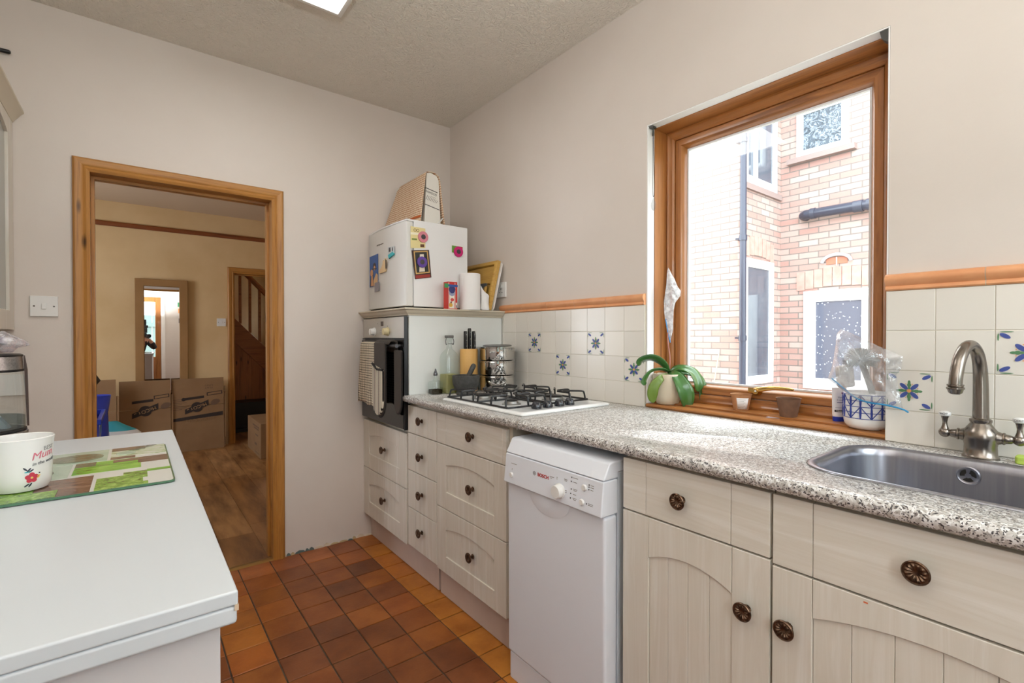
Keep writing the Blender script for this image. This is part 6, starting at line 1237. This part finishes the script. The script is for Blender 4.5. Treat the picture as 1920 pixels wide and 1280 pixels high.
for z in (1.18, 2.33, 3.45): g.tube([(X1 - 0.055, YC - 0.07, z - 0.03), (X1 - 0.055, YC - 0.07, z + 0.03)], 0.044, 14).box(X1 - 0.06, X1 + 0.002, YC - 0.03, YC + 0.02, z - 0.01, z + 0.01)
obj('drainpipe', g, PIPE, bh)
o = obj('garden_cane', G().tube([(X1 - 0.14, 3.22, -0.299), (X1 - 0.03, 3.06, 1.02)], 0.007, 8), M('cane', (176, 164, 150), 0.7), None, org=(X1 - 0.1, 3.2, -0.3)); tag(o, 'thin garden cane leaning on the brick house', 'cane')
structure('ground', G().box(XR + T + 0.001, 14, -6, 10, -0.4, -0.3), M('paving', (190, 186, 180), 0.9), 'pale paved passage outside the kitchen window', 'ground')
gf = thing('dimming_fence', 'grey-green panel fence added to dim the back door glass', 'fence', (-0.2, -3.4, -0.1))  # added fence that cuts the bright sky behind the back door
g = G()
for k in range(30): g.box(-3.0 + 0.2 * k, -2.803 + 0.2 * k, -3.42 + 0.01 * (k % 2), -3.40 + 0.01 * (k % 2), -0.1, 1.75)
obj('boards', g, M('fence_paint', (120, 138, 136), 0.8), gf); g = G().box(-3.0, 3.0, -3.40, -3.36, 0.4, 0.5).box(-3.0, 3.0, -3.40, -3.36, 1.45, 1.55); obj('rail', g, M('fence_paint', (120, 138, 136), 0.8), gf)
structure('ground', G().box(-8, 8, -12, YR - 0.12, -0.4, -0.1), M('garden_ground', (120, 140, 100), 0.9), 'garden ground outside the back door', 'ground')
# ================================================================== THE PHOTOGRAPHER (seen in the mirror)
ph = thing('person', 'person in a black jacket crouching with a camera, seen in the mirror', 'person', (-0.22, -0.5, 0.0))
def skin(name, pts, edges, mat, parent, sub=2):
    me = bpy.data.meshes.new(name); o_ = Vector(ORG[parent.name]); me.from_pydata([tuple(Vector(p[:3]) - o_) for p in pts], edges, []); me.materials.append(mat)
    o = bpy.data.objects.new(name, me); COL.objects.link(o); o.parent = parent; ORG[o.name] = ORG[parent.name]
    md = o.modifiers.new('skin', 'SKIN'); md.use_smooth_shade = True
    for i, p in enumerate(pts):
        sv = me.skin_vertices[0].data[i]; sv.radius = (p[3], p[4] if len(p) > 4 else p[3]); sv.use_root = (i == 0)
    s = o.modifiers.new('subdivision', 'SUBSURF'); s.levels = sub; s.render_levels = sub; return o
SKINM = M('skin', (206, 156, 130), 0.5); JK = M('black_jacket', (28, 28, 32), 0.7)
# body: pelvis, spine, neck, head, arms to the camera, bent legs
bp_ = [(-0.24, -0.62, 0.62, 0.14, 0.12), (-0.23, -0.56, 0.78, 0.13, 0.10), (-0.21, -0.47, 0.98, 0.15, 0.11), (-0.19, -0.40, 1.12, 0.12, 0.09), (-0.17, -0.36, 1.19, 0.052), (-0.155, -0.33, 1.27, 0.075, 0.085), (-0.15, -0.325, 1.37, 0.078, 0.09), (-0.15, -0.33, 1.44, 0.045),
       (-0.34, -0.36, 1.10, 0.055), (-0.33, -0.18, 0.96, 0.043), (-0.20, -0.14, 1.10, 0.036), (-0.13, -0.13, 1.17, 0.026),
       (-0.03, -0.44, 1.10, 0.055), (0.09, -0.30, 0.95, 0.043), (0.03, -0.17, 1.09, 0.036), (-0.01, -0.13, 1.15, 0.026),
       (-0.34, -0.60, 0.58, 0.10), (-0.44, -0.28, 0.50, 0.065), (-0.43, -0.52, 0.10, 0.045), (-0.43, -0.42, 0.045, 0.04), (-0.43, -0.32, 0.035, 0.03),
       (-0.15, -0.66, 0.58, 0.10), (-0.12, -0.34, 0.50, 0.065), (-0.14, -0.60, 0.10, 0.045), (-0.13, -0.50, 0.045, 0.04), (-0.12, -0.42, 0.035, 0.03)]
be = [(0, 1), (1, 2), (2, 3), (3, 4), (4, 5), (5, 6), (6, 7), (3, 8), (8, 9), (9, 10), (10, 11), (3, 12), (12, 13), (13, 14), (14, 15), (0, 16), (16, 17), (17, 18), (18, 19), (19, 20), (0, 21), (21, 22), (22, 23), (23, 24), (24, 25)]
skin('body', bp_, be, SKINM, ph)
jk_ = [(p[0], p[1], p[2], p[3] + 0.014, (p[4] if len(p) > 4 else p[3]) + 0.014) for p in [bp_[1], bp_[2], bp_[3], bp_[8], bp_[9], bp_[10], bp_[12], bp_[13], bp_[14]]]
skin('jacket', jk_, [(0, 1), (1, 2), (2, 3), (3, 4), (4, 5), (2, 6), (6, 7), (7, 8)], JK, ph)
tr_ = [(p[0], p[1], p[2], p[3] + 0.010, (p[4] if len(p) > 4 else p[3]) + 0.010) for p in [bp_[0], bp_[16], bp_[17], bp_[18], bp_[21], bp_[22], bp_[23]]]
skin('trousers', tr_, [(0, 1), (1, 2), (2, 3), (0, 4), (4, 5), (5, 6)], M('dark_trousers', (44, 46, 56), 0.8), ph)
g = G().sphere((-0.15, -0.35, 1.385), 0.098, 18, 12, sc=(0.92, 0.95, 0.9)); g.v = [p if not (p[1] > -0.29 and p[2] < 1.40) else (p[0], p[1] - 0.05, max(p[2], 1.40)) for p in g.v]; obj('hair', g, M('pale_hair', (190, 184, 176), 0.7), ph)
fd = Vector((0.45, 0.89, 0)).normalized(); fr_ = Vector((0.89, -0.45, 0)); hd = Vector((-0.15, -0.325, 1.34))
for s in (-1, 1):
    g = G().sphere(tuple(hd + fd * 0.080 + fr_ * 0.03 * s + Vector((0, 0, 0.01))), 0.011, 12, 8); obj('eye', g, C('eye_dark', (60, 50, 46)), ph)
    g = G().sphere(tuple(hd + fr_ * 0.082 * s), 0.022, 10, 8, sc=(0.5, 0.7, 1.2)); obj('ear', g, SKINM, ph)
g = G().sphere(tuple(hd + fd * 0.095 + Vector((0, 0, -0.02))), 0.014, 12, 8, sc=(0.8, 1, 1.3)); obj('nose', g, SKINM, ph)
g = G().sphere(tuple(hd + fd * 0.083 + Vector((0, 0, -0.058))), 0.018, 12, 6, sc=(1.2, 0.6, 0.35)); obj('mouth', g, C('lip', (168, 96, 90)), ph)
def fingers(c, d, up, nm):
    for k in range(4):
        b = c + up * (0.030 - 0.020 * k); L_ = (0.075, 0.084, 0.078, 0.06)[k]
        skin('finger', [tuple(b) + (0.0095,), tuple(b + d * L_ * 0.45 + fd * 0.012) + (0.0088,), tuple(b + d * L_ * 0.8 + fd * 0.0) + (0.008,), tuple(b + d * L_ - fd * 0.018) + (0.0065,)], [(0, 1), (1, 2), (2, 3)], SKINM, ph, 1)
    b = c - up * 0.02; skin('thumb', [tuple(b) + (0.012,), tuple(b - fd * 0.02 + d * 0.02) + (0.010,), tuple(b - fd * 0.03 + d * 0.045) + (0.008,)], [(0, 1), (1, 2)], SKINM, ph, 1)
fingers(Vector((-0.125, -0.125, 1.175)), (fr_ * 0.9 + Vector((0, 0, -0.1))).normalized(), Vector((0, 0, 1)), 'a')
fingers(Vector((0.0, -0.12, 1.155)), (-fr_ * 0.9).normalized(), Vector((0, 0, 1)), 'b')
cm = thing('camera', 'black camera with tall flash held up by the person in the mirror', 'camera', (-0.07, -0.14, 1.2))
cd = Vector((0.615, 0.788, 0)); crv = Vector((0.788, -0.615, 0)); cc = Vector((-0.075, -0.16, 1.205))
M4 = Matrix(((crv.x, cd.x, 0, cc.x), (crv.y, cd.y, 0, cc.y), (0, 0, 1, cc.z), (0, 0, 0, 1)))
g = G().box(-0.07, 0.07, -0.028, 0.028, -0.05, 0.04).prism([(-0.03, 0.04), (0.03, 0.04), (0.02, 0.065), (-0.02, 0.065)], -0.025, 0.028, 'y').xf(M4); obj('body', g, BLACK, cm, bevel=0.006)
g = G().lathe([(0.036, 0.028), (0.038, 0.05), (0.038, 0.09), (0.042, 0.10), (0.042, 0.125), (0.036, 0.125), (0.03, 0.11), (0, 0.108)], (0, 0, 0), 'y', 28).xf(M4); obj('lens', g, BLACK, cm)
g = G().box(-0.035, 0.035, -0.03, 0.03, 0.066, 0.17).box(-0.045, 0.045, -0.035, 0.04, 0.17, 0.22).lathe([(0.03, 0.22), (0.03, 0.34), (0, 0.34)], (0, 0, 0), 'z', 20).xf(M4); obj('flash', g, BLACK, cm, bevel=0.004)
# ================================================================== LIGHT AND CAMERA
w = bpy.data.worlds.new('sky'); SC.world = w; w.use_nodes = True; nt = w.node_tree; bg = nt.nodes['Background']
tc = nt.nodes.new('ShaderNodeTexCoord'); sp = nt.nodes.new('ShaderNodeSeparateXYZ'); nt.links.new(tc.outputs['Generated'], sp.inputs[0])
rp = nt.nodes.new('ShaderNodeValToRGB'); rp.color_ramp.elements[0].position = 0.0; rp.color_ramp.elements[0].color = (0.86, 0.92, 1.0, 1); rp.color_ramp.elements[1].position = 0.8; rp.color_ramp.elements[1].color = (0.88, 0.94, 1.0, 1)
nt.links.new(sp.outputs['Z'], rp.inputs['Fac']); nt.links.new(rp.outputs['Color'], bg.inputs['Color']); bg.inputs['Strength'].default_value = SKY
def portal(name, loc, rot, sx, sy):
    l = bpy.data.lights.new(name, 'AREA'); l.shape = 'RECTANGLE'; l.size = sx; l.size_y = sy; l.cycles.is_portal = True
    o = bpy.data.objects.new(name, l); COL.objects.link(o); o.location = loc; o.rotation_euler = rot
portal('window_daylight', (XR + 0.2, 0.835, 1.5), (0, R(90), 0), 1.1, 0.8)
portal('door_daylight', (-0.18, YR - 0.09, 1.4), (R(90), 0, 0), 0.7, 1.3)
portal('added_rear_window_daylight', (1.17, YR - 0.09, 1.57), (R(90), 0, 0), 0.9, 1.15)  # samples sky through the added rear window
portal('added_side_window_daylight', (OX0 - 0.06, 4.6, 1.45), (0, R(-90), 0), 1.3, 1.0)  # samples sky through the far room's added window
def lamp(name, loc, rot, sx, sy, e, col=(1, 1, 1)):
    l = bpy.data.lights.new(name, 'AREA'); l.shape = 'RECTANGLE'; l.size = sx; l.size_y = sy; l.energy = e; l.color = col
    o = bpy.data.objects.new(name, l); COL.objects.link(o); o.location = loc; o.rotation_euler = rot; return o
if FLASH: # the photographer's flash, bounced: a small soft source above the camera
    o = lamp('camera_flash', (-0.12, -0.30, 1.62), (R(0), 0, 0), 0.1, 0.1, FLASH, (0.93, 0.97, 1.0)); o.rotation_euler = (R(180), 0, 0)
cam = bpy.data.cameras.new('camera'); cam.sensor_fit = 'HORIZONTAL'; cam.sensor_width = 36; cam.lens = 36 * 908.0 / 1920; cam.clip_start = 0.02
co = bpy.data.objects.new('view_camera', cam); COL.objects.link(co); SC.camera = co
yaw, pit = 0.66235, 0.010718
f = Vector((math.sin(yaw) * math.cos(pit), math.cos(yaw) * math.cos(pit), -math.sin(pit))); r = Vector((math.cos(yaw), -math.sin(yaw), 0)); u = r.cross(f)
co.matrix_world = Matrix(((r.x, u.x, -f.x, 0), (r.y, u.y, -f.y, 0), (r.z, u.z, -f.z, 1.2), (0, 0, 0, 1)))
SC.view_settings.view_transform = 'Standard'; SC.view_settings.look = 'None'; SC.view_settings.gamma = 1; SC.view_settings.exposure = EXPO; SC.view_settings.use_curve_mapping = False
SC.cycles.max_bounces = 10; SC.cycles.diffuse_bounces = 6; SC.cycles.glossy_bounces = 5; SC.cycles.transparent_max_bounces = 16; SC.cycles.transmission_bounces = 6
SC.cycles.use_denoising = True; SC.cycles.sample_clamp_indirect = 6; SC.cycles.caustics_reflective = False; SC.cycles.caustics_refractive = False
